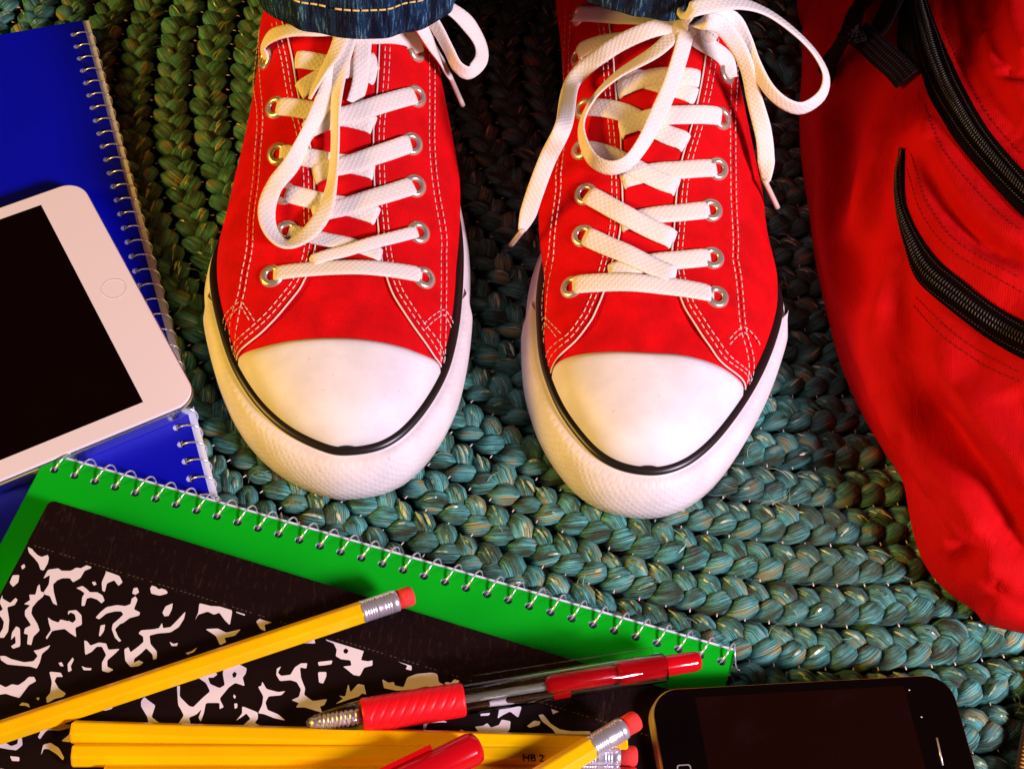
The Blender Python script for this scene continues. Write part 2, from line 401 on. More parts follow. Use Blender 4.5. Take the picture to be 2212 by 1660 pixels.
    def trace(s, pts, n=None):                            # points of the photograph's plane found on the upper, as (u, v)
        out = [s.uv(*p) for p in pts]; out = np.array([o for o in out if o is not None])
        return crs(out, n) if n else out

def slab(sh, UV, off, thick, nr, nc, name, m, parent):    # a sheet lying on the upper with rounded, closed edges
    top = sh.P(UV, off).reshape(nr, nc, 3); low = sh.P(UV, off-thick).reshape(nr, nc, 3)
    t = top.copy()
    for sl in (np.s_[0, :], np.s_[-1, :], np.s_[:, 0], np.s_[:, -1]): t[sl] = (top[sl]*.45+low[sl]*.55)
    V = np.vstack([t.reshape(-1, 3), low.reshape(-1, 3)]); F = grid_faces(nr, nc)
    n = nr*nc; ring = list(range(nc))+[i*nc+nc-1 for i in range(1, nr)]+[(nr-1)*nc+j for j in range(nc-2, -1, -1)]+[i*nc for i in range(nr-2, 0, -1)]
    F += [(ring[(i+1) % len(ring)], ring[i], ring[i]+n, ring[(i+1) % len(ring)]+n) for i in range(len(ring))]
    if sh.sg < 0: F = [f[::-1] for f in F]
    return mk(name, V, F, m, parent)

def ribbon(mb, P, Nn, width, th=1.15, twist=None, u0=0.):
    P = np.asarray(P, float); T = nrm(np.gradient(P, axis=0)); Nn = nrm(Nn-T*(Nn*T).sum(1, keepdims=True)); W = np.cross(T, Nn)
    if twist is not None:
        c, s_ = np.cos(twist)[:, None], np.sin(twist)[:, None]; W, Nn = W*c+Nn*s_, Nn*c-W*s_
    n = len(P); w2 = np.broadcast_to(width, n)[:, None]/2
    prof = [(-1, 0), (-.9, .5), (-.5, .62), (0, .66), (.5, .62), (.9, .5), (1, 0), (.9, -.5), (0, -.62), (-.9, -.5)]
    L = plen(P); V = np.stack([P+W*w2*a+Nn*th*c for a, c in prof], 1).reshape(-1, 3)
    U = np.stack([np.broadcast_arrays(L+u0, a*np.ones(n)*3.5)[k] for a, c in prof for k in (0, 1)], 1).reshape(-1, 2)
    k = len(prof); F = grid_faces(n, k, True)+[tuple(range(k))[::-1], tuple(range((n-1)*k, n*k))]
    mb.add(V, F, U)

def eyelet_mesh():
    prof = [(2.1, -1.4), (2.1, .1), (2.45, .8), (3.2, 1.1), (4.2, .95), (5.0, .3), (5.1, -.2)]
    n = 28; V = []; F = []; fm = []
    for r, z in prof:
        for a in np.linspace(0, 2*np.pi, n, endpoint=False): V.append((r*np.cos(a), r*np.sin(a), z))
    F = grid_faces(len(prof), n, True, flip=True); fm = [0]*len(F)
    k = len(V); V += [(2.12*np.cos(a), 2.12*np.sin(a), -.15) for a in np.linspace(0, 2*np.pi, n, endpoint=False)]; F.append(tuple(range(k, k+n))); fm.append(1)
    me = bpy.data.meshes.new('eyelet'); me.from_pydata((np.array(V)*S).tolist(), [], F); me.materials.append(M_metal); me.materials.append(M_redhole)
    me.polygons.foreach_set('material_index', fm); me.polygons.foreach_set('use_smooth', [True]*len(F)); me.update(); return me
EYE = eyelet_mesh()
def basis(o, n, x):
    n = nrm(n); x = nrm(x-n*(x@n)); y = np.cross(n, x)
    return Matrix(((x[0], y[0], n[0], o[0]), (x[1], y[1], n[1], o[1]), (x[2], y[2], n[2], o[2]), (0, 0, 0, 1)))

def build_shoe(C):
    sh = Shoe(C['tip'], C['ankle'], C['sole'], C['wend'], C['h']); sh.bul = C.get('bulge', (6.5, 6.5)); sh.prepare()
    root = thing('sneaker', [*sh.O+sh.a*140, 0], C['label'], 'sneaker', 'red canvas sneakers')
    zb = sh.zb
    ins_top = lambda ss: 3.6+2.4*np.exp(-(ss/38.)**2)
    # --- sidewall: lofted from the ground to the black stripe
    levels = [(0, 1.5), (1.2, .2), (4, 0), (12, -.2), (20, None), (24.5, None), (25.5, None)]
    rows = []
    for z, i0 in levels:
        f = ins_top if i0 is None else i0
        if z == 20: rows.append(sh.w(sh.outline(lambda q: ins_top(q)*.45), z))
        elif z == 25.5: rows.append(sh.w(sh.outline(lambda q: ins_top(q)+5), z))
        elif z == 24.5: rows.append(sh.w(sh.outline(ins_top), z))
        else: rows.append(sh.w(sh.outline(i0), z))
    R_ = np.array(rows); n = R_.shape[1]; L = plen(R_[2])
    U = np.stack(np.broadcast_arrays(L[None], np.array([z for z, _ in levels])[:, None]), -1)
    F = grid_faces(len(rows), n, True, flip=True)+[tuple(range(n))]
    ctr = R_.mean((0, 1)); a, b_, c, d = F[0]; VV = R_.reshape(-1, 3)
    mk('sole', R_.reshape(-1, 3), F, M_fox, root, uv=U.reshape(-1, 2))
    # --- toe bumper: a second textured band round the toe, its ends stepping back to the sidewall
    ol = sh.outline(0.); keep = np.where(ol[:, 0] < C['bump'])[0]; st = int(np.where(np.diff(keep) > 1)[0][0])+1 if (np.diff(keep) > 1).any() else 0
    keep = np.r_[keep[st:], keep[:st]]
    rows = []; zl = [(1.0, -.1), (2.0, -1.5), (8, -1.9), (15, -1.7), (21, None), (23.0, None), (23.6, None)]
    for i, (z, i0) in enumerate(zl):
        if i0 is None: o = sh.outline([lambda q: ins_top(q)*.45-1.7, lambda q: ins_top(q)*.8-1.2, lambda q: ins_top(q)*.9+.8][i-4])
        else: o = sh.outline(i0)
        rows.append(sh.w(o[keep], z))
    R_ = np.array(rows); base = np.array([sh.w(sh.outline(.6)[keep], z) for z, _ in zl])
    m_ = len(keep); e = np.clip(np.minimum(np.arange(m_), np.arange(m_)[::-1])/5., 0, 1); e = (e*e*(3-2*e))[None, :, None]
    R_ = base*(1-e)+R_*e; L = plen(R_[2]); U = np.stack(np.broadcast_arrays(L[None], np.array([z for z, _ in zl])[:, None]), -1)
    mk('toe_bumper', R_.reshape(-1, 3), grid_faces(len(zl), m_, flip=True), M_bump, root, uv=U.reshape(-1, 2))
    # --- black stripe: a bead round the top of the sidewall
    P = sh.w(sh.outline(lambda q: ins_top(q)+1.2), 25.4)
    T = nrm(np.roll(P, -1, 0)-np.roll(P, 1, 0)); nn = np.cross(T, [0, 0, 1.]); sgn = np.sign(((P-ctr)*nn)[:, :2].sum(1).mean()); nn = nn*sgn
    prof = [(-2.4, -1.4), (1.4, -1.6), (1.7, -.6), (1.3, .4), (.3, 1.0), (-1.2, 1.3), (-2.6, 1.2)]
    V = np.stack([P+nn*a+np.array([0, 0, c]) for a, c in prof], 1); F = grid_faces(len(P), len(prof), True)
    nP = len(P); k = len(prof); F += [((nP-1)*k+j, (nP-1)*k+(j+1) % k, (j+1) % k, j) for j in range(k)]
    mk('black_stripe', V.reshape(-1, 3), F, M_black, root)
    # --- canvas upper
    U, V = np.meshgrid(np.linspace(0, 1, 121), np.linspace(0, 1, 161)); G_ = sh.P(np.stack([U, V], -1), 0)
    uvm = sh.uv(*C['dimple'][0])
    for (px, py, amp, rad) in C['creases']:               # shallow dents of the worn vamp
        uv = sh.uv(px, py); p = sh.P(uv[None])[0]; dd = ((G_-p)**2).sum(-1); G_ = G_+sh.N(np.stack([U, V], -1))*(-amp*np.exp(-dd/rad**2))[..., None]
    FF = grid_faces(161, 121) if sh.sg > 0 else grid_faces(161, 121, flip=True)
    up = mk('canvas_upper', G_.reshape(-1, 3), FF, M_canvas, root)
    # --- toe cap
    arc = sh.trace(C['cap'], 60); arc = arc[np.argsort(arc[:, 0])]
    uu = np.linspace(0.0, 1.0, 90); av = np.interp(uu, arc[:, 0], arc[:, 1]); tt = np.linspace(0, 1, 40)
    UVc = np.stack([np.broadcast_to(uu[None], (40, 90)), tt[:, None]*av[None]], -1)
    slab(sh, UVc, 1.3, 1.6, 40, 90, 'toe_cap', M_cap, root)
    # --- eyestay panels, left and right, with piping along the inner edge
    pans = []
    for side in ('L', 'R'):
        a = sh.trace(C['in'+side], 70); o = sh.trace(C['out'+side], 70)
        t = np.linspace(0, 1, 15)[None, :, None]; UVp = a[:, None]*(1-t)+o[:, None]*t
        # match rows by distance along the shoe so the panel does not skew
        vv = np.linspace(min(a[:, 1].min(), o[:, 1].min()), max(a[:, 1].max(), o[:, 1].max()), 90)
        so = np.argsort(a[:, 1]); so2 = np.argsort(o[:, 1])
        au = np.interp(vv, a[so, 1], a[so, 0]); ou = np.interp(vv, o[so2, 1], o[so2, 0])
        UVp = np.stack([au[:, None]*(1-t[0, :, 0])+ou[:, None]*t[0, :, 0], np.broadcast_to(vv[:, None], (90, 15))], -1)
        if au.mean() > ou.mean(): UVp = UVp[:, ::-1]
        slab(sh, UVp, 1.0, 1.2, 90, 15, 'eyestay', M_canvas, root)
        V, F = rtube(sh.P(a, .95), .36, 6); mk('piping', V, F, M_thread, root)
        pans.append((a, o))
    # --- tongue between the panels
    aL, aR = pans[0][0], pans[1][0]; v0 = sh.uv(*C['row0'])[1]; v1 = max(aL[:, 1].max(), aR[:, 1].max())
    vv = np.linspace(v0, v1, 50); so = np.argsort(aL[:, 1]); so2 = np.argsort(aR[:, 1])
    l_ = np.interp(vv, aL[so, 1], aL[so, 0]); r_ = np.interp(vv, aR[so2, 1], aR[so2, 0]); t = np.linspace(0, 1, 13)
    UVt = np.stack([l_[:, None]*(1-t)+r_[:, None]*t, np.broadcast_to(vv[:, None], (50, 13))], -1)
    slab(sh, UVt, .45, .5, 50, 13, 'tongue', M_tongue, root)
    # --- stitching
    st = MB()
    def stitch(pts, on=2.1, gap=1.1, off=1.12, r=.21):
        uv = sh.trace(pts, 300)
        if len(uv) < 3: return
        P = sh.P(uv, off); L = plen(P); d = 0
        while d+on < L[-1]:
            q = np.array([[np.interp(x, L, P[:, k]) for k in range(3)] for x in np.linspace(d, d+on, 3)]); st.tube(q, r, 5); d += on+gap
    for pts, kw in C['stitch']: stitch(pts, **kw)
    st.build('stitching', M_thread, root, kind='stuff')
    # --- eyelets
    def eye(p):
        uv = sh.uv(*p); o = sh.P(uv[None], 1.1)[0]; n_ = sh.N(uv[None])[0]; put('eyelet', EYE, basis(o, n_, np.array([*sh.r, 0.])), root); return uv
    EL = [eye(p) for p in C['eyeL']]; ER = [eye(p) for p in C['eyeR']]
    # --- lace: over the panel from each eyelet, across the tongue, under the other panel
    lc = MB()
    def over(uvA, uvB, hi, w=7.0, first=True, both=False):
        n = 44; D0 = np.linalg.norm(sh.P(uvA[None])[0]-sh.P(uvB[None])[0]); t = np.linspace(1.3/D0, 1-(1.3/D0 if both else 0), n); uv = uvA[None]*(1-t[:, None])+uvB[None]*t[:, None]
        dist = t*np.linalg.norm(sh.P(uvA[None])[0]-sh.P(uvB[None])[0]); D = dist[-1]
        off = np.full(n, 1.9+hi); off -= (1.9+hi-.2)*np.exp(-(dist/1.7)**2)
        if both: off -= (1.9+hi-.2)*np.exp(-((D-dist)/1.7)**2)
        else: off = off-(3.4+hi)*(lambda x: x*x*(3-2*x))(np.clip((6.0-(D-dist))/2.6, 0, 1))
        off += .9*np.exp(-((t-.5)/.16)**2)*(1 if hi > .3 else .0)
        P = sh.P(uv, off); ww = w*(1-.28*np.exp(-(dist/2.6)**2)); 
        if both: ww = ww*(1-.28*np.exp(-((D-dist)/2.6)**2))
        ribbon(lc, P, sh.N(uv), ww, .95, u0=RN.rand()*50, twist=.12*np.sin(t*3+RN.rand()*6))
    def edge(panel, v):
        a = panel[0]; so = np.argsort(a[:, 1]); return np.array([np.interp(v, a[so, 1], a[so, 0]), v])
    rows = C['rows']
    for i in range(len(EL)):
        if i >= 1 or not C.get('free0'):
            pass
    for (kind, A_, B_, frac, hi, w_) in rows:
        # kind 'LR' : from left eyelet A_ to right inner edge heading for right eyelet B_
        if kind == 'bar': over(EL[A_], ER[B_], .5, w_*1.1, both=True); continue
        src, dst, pan = (EL, ER, pans[1]) if kind == 'LR' else (ER, EL, pans[0])
        a = src[A_] if isinstance(A_, int) else sh.uv(*A_); b_ = dst[B_] if isinstance(B_, int) else sh.uv(*B_)
        v = a[1]+(b_[1]-a[1])*frac; e_ = edge(pan, v); e_ = e_+(e_-a)*(4.5/np.linalg.norm(sh.P(e_[None])[0]-sh.P(a[None])[0]))
        if not isinstance(A_, int):                      # both ends hidden under the panels
            pa = pans[0] if kind == 'LR' else pans[1]; a = edge(pa, a[1]); 
            n = 40; t = np.linspace(0, 1, n); uv = a[None]*(1-t[:, None])+e_[None]*t[:, None]
            off = 1.3+hi-2.6*np.clip(1-t/.16, 0, 1)**2-3.2*np.clip((.2-(1-t))/.1, 0, 1)**2
            ribbon(lc, sh.P(uv, off), sh.N(uv), w_*1.14, .95, u0=RN.rand()*50)
        else: over(a, e_, hi, w_*1.14)
    lace = lc.build('shoelace', M_lace, root)
    # --- bows, loops and loose ends, hanging off the knot
    for b_ in C['bows']:
        pts = b_['p']; P = []; Nn = []
        for q in pts:
            px, py = zz(b_['z'], q[0], q[1]) if b_.get('z') else q[:2]
            if q[2] is not None:
                uv = sh.uv(px, py, True)
                if uv is not None: P.append(sh.P(uv[None], q[2])[0]); Nn.append(nrm(sh.N(uv[None])[0]*.6+CB*.4)); continue
                P.append(at(px, py, q[4] if len(q) > 4 else 60.))
            else: P.append(at(px, py, q[4]))
            Nn.append(CB.copy())
        ww = np.array([q[3] for q in pts], float)
        X = np.hstack([np.array(P), np.array(Nn), ww[:, None]]); X = crs(X, max(60, int(plen(np.array(P))[-1]/1.3)))
        P, Nn, ww = X[:, :3], nrm(X[:, 3:6]), X[:, 6]
        W7 = b_.get('w', 7.2); tw = np.arccos(np.clip(ww/W7, .12, 1.))*b_.get('s', 1)
        mb = MB(); Wd = np.where(ww < 2.6, np.maximum(ww, 1.4), W7) if b_.get('taper') else W7
        if b_.get('taper'):
            tip = np.clip((plen(P)[-1]-plen(P))/9., 0, 1); Wd = W7*(.28+.72*np.sqrt(tip)); 
        ribbon(mb, P, Nn, Wd, .95, twist=tw)
        o = mb.build(b_['name'], M_lace, lace)
        if b_.get('aglet'):
            q = b_['aglet']; e_ = P[-1]; px, py = zz(b_['z'], *q[:2]) if b_.get('z') else q[:2]
            g = at(px, py, q[2]); V, F = rtube(np.linspace(e_-nrm(g-e_)*2, g, 8), 1.15, 8); mk('aglet', V, F, M_aglet, lace)
    for kn in C['knots']:
        px, py = kn[:2]; uv = sh.uv(px, py); p = sh.P(uv[None], kn[2])[0] if uv is not None else at(px, py, 115)
        n_ = CB; x = CR*math.cos(kn[5])+CU*math.sin(kn[5]); y = np.cross(n_, x)
        t = np.linspace(0, 2*np.pi, 16, endpoint=False); f = np.linspace(-np.pi/2, np.pi/2, 9)
        V = [p+x*kn[3]*np.cos(b_)*np.cos(a)+y*kn[4]*np.cos(b_)*np.sin(a)+n_*3.2*np.sin(b_)*(1+.12*np.cos(2*a)) for b_ in f for a in t]
        mk('knot', V, grid_faces(9, 16, True), M_lace, lace, uv=[(a*4, b_*4) for b_ in f for a in t])
    return sh, root
M_aglet, _, _ = mat('clear_aglet', (.65, .55, .42), .25, .6)

def par(pts, d):                                         # a line beside a traced line, d picture units away
    P = np.array(pts, float); T = nrm(np.gradient(P, axis=0)); return [tuple(p) for p in P+np.stack([-T[:, 1], T[:, 0]], 1)*d]
HS = [(0, 26.5), (3, 33), (10, 39), (25, 44), (45, 48), (70, 51), (90, 55), (110, 63), (140, 78), (170, 94), (195, 106), (215, 108), (250, 92), (292, 76)]
inL = [(508, 784)]+lz(2, [(480, 585), (600, 475), (730, 320), (795, 210), (843, 70)])+[(681, 487), (678, 367), (664, 286), (647, 211), (631, 114), (613, 45)]
outL = [(503, 776), (508, 726), (521, 650), (531, 596), (543, 524), (552, 422), (560, 341), (566, 244), (560, 162), (560, 60)]
inR = [(948, 791)]+lz(2, [(1545, 670), (1450, 530), (1335, 355), (1275, 215), (1240, 70)])+[(816, 487), (808, 390), (806, 292), (813, 208), (818, 107), (819, 40)]
outR = [(953, 780), (952, 741), (954, 668), (955, 560), (956, 520), (941, 422), (931, 325), (930, 227), (928, 110), (926, 70)]
LEFT = dict(tip=(745, 1077), ankle=(735, 90), label='red canvas sneaker nearest the white tablet, its long lace loop hanging down over the vamp',
    sole=[(441, 640), (455, 740), (490, 870), (540, 960), (600, 1020), (680, 1062), (830, 1065), (890, 1030), (940, 970), (985, 880), (1005, 780), (1012, 680)],
    wend=[(115, 56, 55), (150, 48, 51), (190, 42, 45), (230, 40, 40), (265, 37, 37), (292, 32, 32)], h=HS, bump=88, bulge=(2.5, 5.0),
    cap=[(510, 782), (560, 752), (640, 735), (750, 731), (850, 745), (910, 765), (948, 790)], row0=(750, 585), dimple=[(700, 690)],
    creases=[(820, 660, .9, 9), (620, 640, .5, 8)], inL=inL, outL=outL, inR=inR, outR=outR,
    eyeL=lz(1, [(628, 395), (688, 720), (706, 1030), (740, 1290), (758, 1545)])+lz(2, [(595, 205)]),
    eyeR=lz(1, [(1605, 345), (1605, 645), (1578, 960), (1600, 1240), (1625, 1550)])+lz(2, [(1495, 215)]), free0=True,
    rows=[('LR', zz(1, 800, 400), 1, .8, 0, 6.8), ('RL', zz(1, 1345, 400), 1, .8, .4, 6.8),
          ('LR', 1, 2, .72, 0, 7), ('RL', 1, 2, .72, .9, 7), ('LR', 2, 3, .72, 0, 7), ('RL', 2, 3, .72, .9, 7), ('LR', 3, 4, .72, 0, 7), ('RL', 3, 4, .72, .9, 7),
          ('LR', 4, 5, .62, 0, 5.6), ('RL', 4, 5, .8, .9, 4.6), ('bar', 5, 5, 0, 0, 6.4)],
    stitch=[(par(outL, 6), {}), (par(outL, -6), {}), (par(inL, -12), {}), (par(inL, -22), {}),
            (par(outR, 5), {}), (par(outR, -6), {}), (par(inR, 12), {}), (par(inR, 22), {}),
            (lz(2, [(300, 500), (345, 410), (410, 360), (450, 400), (500, 480)]), {}), (lz(2, [(312, 525), (360, 435), (412, 390), (440, 425), (480, 495)]), {}),
            (lz(2, [(1490, 490), (1545, 440), (1605, 405), (1640, 440), (1660, 490)]), {}), (lz(2, [(1500, 520), (1550, 470), (1605, 435), (1630, 470), (1650, 520)]), {})],
    bows=[dict(name='lace_loop', z=1, s=1, p=[(1150, 230, 5, 6.5, 112), (1090, 480, 6, 6.0), (1000, 720, 6, 6.6), (900, 930, 6, 4.2), (810, 1120, 6, 6.6), (705, 1270, 6, 7.2), (655, 1420, 6, 6.8), (668, 1560, 6, 5.6),
                  (740, 1655, 5.5, 4.8), (830, 1650, 5.5, 6), (940, 1560, 6, 7), (1020, 1420, 6.5, 6.6), (1062, 1230, 7, 4.4), (1080, 1000, 7, 3.6), (1085, 760, 7.5, 4.2), (1120, 480, 8, 6.8), (1180, 240, 8, 7.2, 114)]),
          dict(name='lace_end', z=1, s=-1, taper=True, p=[(1140, 240, 8.5, 7, 115), (1085, 390, 8.5, 6.2), (1010, 520, 8, 4.2), (950, 640, 7, 3.6), (925, 690, 6, 3.2)]),
          dict(name='lace_band', z=1, s=1, p=[(636, 405, 1.2, 5.5), (655, 330, 4, 6.4), (720, 270, 5.5, 7), (840, 235, 6, 6.6), (1000, 225, 6, 7), (1180, 210, 5.5, 7, 115)]),
          dict(name='lace_band', z=1, s=1, p=[(1600, 360, 1.2, 5.5), (1540, 290, 4.2, 6.8), (1430, 262, 5, 6.8), (1300, 262, 5, 6.6), (1170, 240, 5, 7, 114)]),
          dict(name='lace_band', z=1, s=1, p=[(1260, 250, 3.5, 7.2, 114), (1250, 400, 3, 7.2), (1240, 560, 2.2, 6.5), (1200, 700, 2, 6)]),
          dict(name='lace_loop', z=1, s=1, p=[(1640, 60, None, 5.5, 104), (1720, 20, None, 6, 104), (1840, 60, None, 6.4, 98), (1960, 160, None, 7, 88), (2040, 290, None, 5.4, 78), (2045, 400, None, 5.6, 74), (1965, 480, None, 4.6, 74),
                  (1890, 440, None, 4.0, 78), (1830, 330, None, 3.6, 86), (1760, 200, None, 4.2, 96), (1690, 90, None, 5.2, 103)]),
          dict(name='lace_end', z=1, s=1, taper=True, aglet=(1925, 700, 44), p=[(1580, 60, None, 6, 106), (1640, 160, None, 6, 100), (1720, 300, None, 4.6, 88), (1790, 420, None, 3.6, 72), (1845, 520, None, 3.0, 60)])],
    knots=[(*zz(1, 1170, 215), 5, 9, 6, .1)])
inL2 = [(1171, 813), (1201, 785), (1240, 743), (1274, 700), (1293, 662), (1307, 625), (1325, 560), (1341, 491), (1345, 420), (1343, 330), (1336, 240), (1331, 180), (1322, 78), (1316, 20)]
outL2 = [(1168, 806), (1167, 750), (1179, 685), (1187, 601), (1195, 542), (1208, 423), (1218, 322), (1226, 235), (1228, 135), (1232, 20)]
inR2 = [(1608, 840), (1566, 792), (1527, 743), (1489, 685), (1470, 647), (1454, 593), (1451, 538), (1459, 440), (1474, 338), (1502, 237), (1518, 152), (1528, 60), (1530, 20)]
outR2 = [(1615, 825), (1614, 754), (1601, 697), (1590, 580), (1587, 542), (1582, 423), (1580, 322), (1580, 235), (1582, 135), (1584, 50)]
RIGHT = dict(tip=(1385, 1118), ankle=(1412, 80), label='red canvas sneaker beside the red backpack, its yellowish lace tied in a bow',
    sole=[(1148, 610), (1130, 700), (1135, 850), (1170, 960), (1250, 1070), (1310, 1105), (1480, 1095), (1540, 1045), (1580, 990), (1650, 860), (1682, 760), (1690, 700)],
    wend=[(120, 43, 58), (150, 30, 54), (190, 24, 47), (230, 26, 42), (265, 28, 38), (292, 26, 32)], h=HS, bump=92, bulge=(15, 6.5),
    cap=[(1173, 815), (1201, 789), (1240, 769), (1316, 760), (1393, 762), (1470, 767), (1539, 785), (1585, 812), (1604, 842)], row0=(1385, 612), dimple=[(1390, 700)],
    creases=[(1290, 705, .8, 7), (1505, 705, 1.1, 8)], inL=inL2, outL=outL2, inR=inR2, outR=outR2,
    eyeL=lz(3, [(610, 105), (605, 370), (640, 700), (622, 960), (645, 1245), (628, 1510)])+lz(4, [(492, 255)]),
    eyeR=lz(3, [(1535, 175), (1530, 470), (1500, 760), (1475, 1080), (1435, 1345)])+lz(4, [(1275, 90), (1300, 310)]),
    rows=[('LR', 2, 3, .75, .3, 7.4), ('RL', 2, 3, .75, .6, 7), ('LR', zz(3, 850, 500), 2, .72, 0, 6.8), ('RL', zz(3, 1345, 500), 2, .75, .3, 6.8), ('LR', 3, 4, .72, .3, 7.2), ('RL', 3, 4, .72, 0, 7),
          ('LR', 4, 5, .75, .9, 7.4), ('RL', 4, 5, .72, 0, 6.8), ('LR', 5, 6, .72, .9, 7.4), ('RL', 5, 6, .72, 0, 7), ('bar', 6, 6, 0, 0, 7.4)],
    stitch=[(par(outL2, 5), {}), (par(outL2, -5), {}), (par(inL2, -12), {}), (par(inL2, -22), {}), (par(outR2, 5), {}), (par(outR2, -6), {}), (par(inR2, 12), {}), (par(inR2, 22), {}),
            (lz(4, [(290, 510), (320, 450), (350, 425), (390, 465), (440, 520)]), {}), (lz(4, [(297, 540), (325, 480), (350, 455), (380, 490), (420, 545)]), {}),
            (lz(4, [(1370, 545), (1410, 500), (1450, 480), (1500, 520), (1540, 590)]), {}), (lz(4, [(1370, 575), (1412, 530), (1450, 510), (1490, 550)]), {})],
    bows=[dict(name='lace_loop', z=3, s=1, p=[(1250, 190, 6, 6.5, 116), (1285, 80, None, 6.6, 128), (1420, 35, None, 7, 132), (1620, 20, None, 6.2, 130), (1800, 80, None, 4.6, 122), (1980, 210, None, 4.0, 112), (2110, 350, None, 3.8, 102), (2175, 490, None, 3.8, 94), (2145, 610, None, 4.2, 90),
                  (2030, 688, None, 4.0, 88), (1920, 665, None, 3.4, 90), (1810, 570, None, 3.4, 95), (1720, 410, None, 3.8, 102), (1650, 250, None, 5.4, 110), (1570, 125, None, 6.6, 118), (1440, 95, None, 6.0, 122), (1320, 160, 8, 6, 120)]),
          dict(name='lace_end', z=3, s=-1, taper=True, aglet=(1866, 1325, 46), p=[(1290, 185, 7, 6.6, 118), (1400, 135, None, 6.2, 121), (1510, 170, None, 6.4, 118), (1610, 300, None, 5.4, 108), (1675, 450, None, 4.6, 98), (1720, 640, None, 5.8, 86), (1775, 850, None, 7.2, 74), (1792, 1010, None, 7.2, 66), (1792, 1170, None, 6, 58)]),
          dict(name='lace_end', z=3, s=1, taper=True, aglet=(165, 1562, 30), p=[(1220, 190, 7, 6.8, 118), (1060, 240, 8, 7.0, 114), (860, 370, 9, 6.8, 108), (660, 580, 10, 6.8, 98), (500, 800, None, 7.0, 90), (400, 1010, None, 7.0, 76), (320, 1220, None, 7.2, 62), (265, 1390, None, 7, 50), (230, 1480, None, 6, 44)]),
          dict(name='lace_loop', z=3, s=-1, p=[(1235, 200, 6, 6.5, 116), (1100, 360, 7, 6.4), (900, 510, 7, 5.2), (760, 650, 7, 4.4), (680, 800, 7, 4.2), (668, 930, 7, 4.4), (720, 1060, 7, 4.8), (820, 1110, 7, 4.6), (920, 1070, 7, 4.4), (1010, 950, 7.5, 5.4), (1090, 780, 8, 6.8), (1165, 590, 8, 6.8), (1225, 400, 8, 6.8), (1270, 210, 7, 7, 117)]),
          dict(name='lace_band', z=3, s=1, p=[(602, 108, 1.2, 6.5), (640, 108, 3.5, 7.4), (800, 120, 4.5, 7.6), (1000, 140, 5, 6.8), (1230, 170, 5, 5.6, 116)]),
          dict(name='lace_band', z=3, s=1, p=[(615, 375, 1.2, 6), (650, 340, 3.6, 7.2), (780, 295, 4, 7.2), (950, 260, 4.2, 6.6), (1210, 195, 4, 6, 116)]),
          dict(name='lace_band', z=3, s=1, p=[(1545, 500, .8, 5), (1500, 400, 3, 6.4), (1420, 330, 3.6, 7), (1330, 270, 4, 6.6), (1290, 200, 4, 6.6, 116)])],
    knots=[(*zz(3, 1268, 185), 7, 8, 6, 1.0), (*zz(3, 1370, 230), 4, 6, 4.5, -.3)])
shL, rootL = build_shoe(LEFT)
shR, rootR = build_shoe(RIGHT)

# ------------------------------------------------------------------ the wearer: two denim legs
person = thing('person', (-30, 140, 60), 'person in dark blue jeans standing in both sneakers, only the hems in view', 'person')
def leg(front, zf, ax, ay, drop, seed, ph0):
    r = np.random.RandomState(seed); c0 = at(*front, zf); cy = np.array([c0[0], c0[1]+ay])
    n = 120; a = np.linspace(0, 2*np.pi, n, endpoint=False); rows = []
    amp = sum(r.uniform(.15, .5)*np.cos(k*a+r.rand()*6) for k in (7, 11, 16, 23))
    prof = [(3.0, -3.2), (0, -2.4), (-1.2, -.4), (-.6, .9), (3, 1.5), (10, 1.4), (17.5, .9), (18.5, -.3), (20, -.7), (26, -.8), (45, -1), (90, 2), (150, 7), (210, 11)]
    for z, o in prof:
        k = 1.0 if z < 13 else max(.2, 1-(z-13)/60)
        rr_x = ax+o+amp*k; rr_y = ay+o+amp*k
        x = cy[0]+rr_x*np.sin(a); y = cy[1]-rr_y*np.cos(a)
        zz_ = zf+z-drop*(y-c0[1])*max(0, 1-z/60.)
        rows.append(np.stack([x, y, zz_], 1))
    R_ = np.array(rows); U = np.stack(np.broadcast_arrays(a[None]*ax, np.array([p[0] for p in prof])[:, None]), -1)
    o = mk('trouser_leg', R_.reshape(-1, 3), grid_faces(len(prof), n, True), M_denim, person, uv=U.reshape(-1, 2))
    st = MB(); P = crs(R_[5]*.3+R_[6]*.7, 700, True); P = P+nrm(P-P.mean(0))*[1.0, 1.0, 0]; L = plen(P); d = 0
    while d+3 < L[-1]:
        q = np.array([[np.interp(x, L, P[:, k]) for k in range(3)] for x in np.linspace(d, d+2.6, 3)]); st.tube(q, .42, 5); d += 3.4
    st.build('hem_stitching', M_yellowthread, o, kind='stuff')
leg((728, 76), 113, 42, 44, .28, 3, 0)
leg((1405, 36), 118, 44, 46, .28, 5, 0)

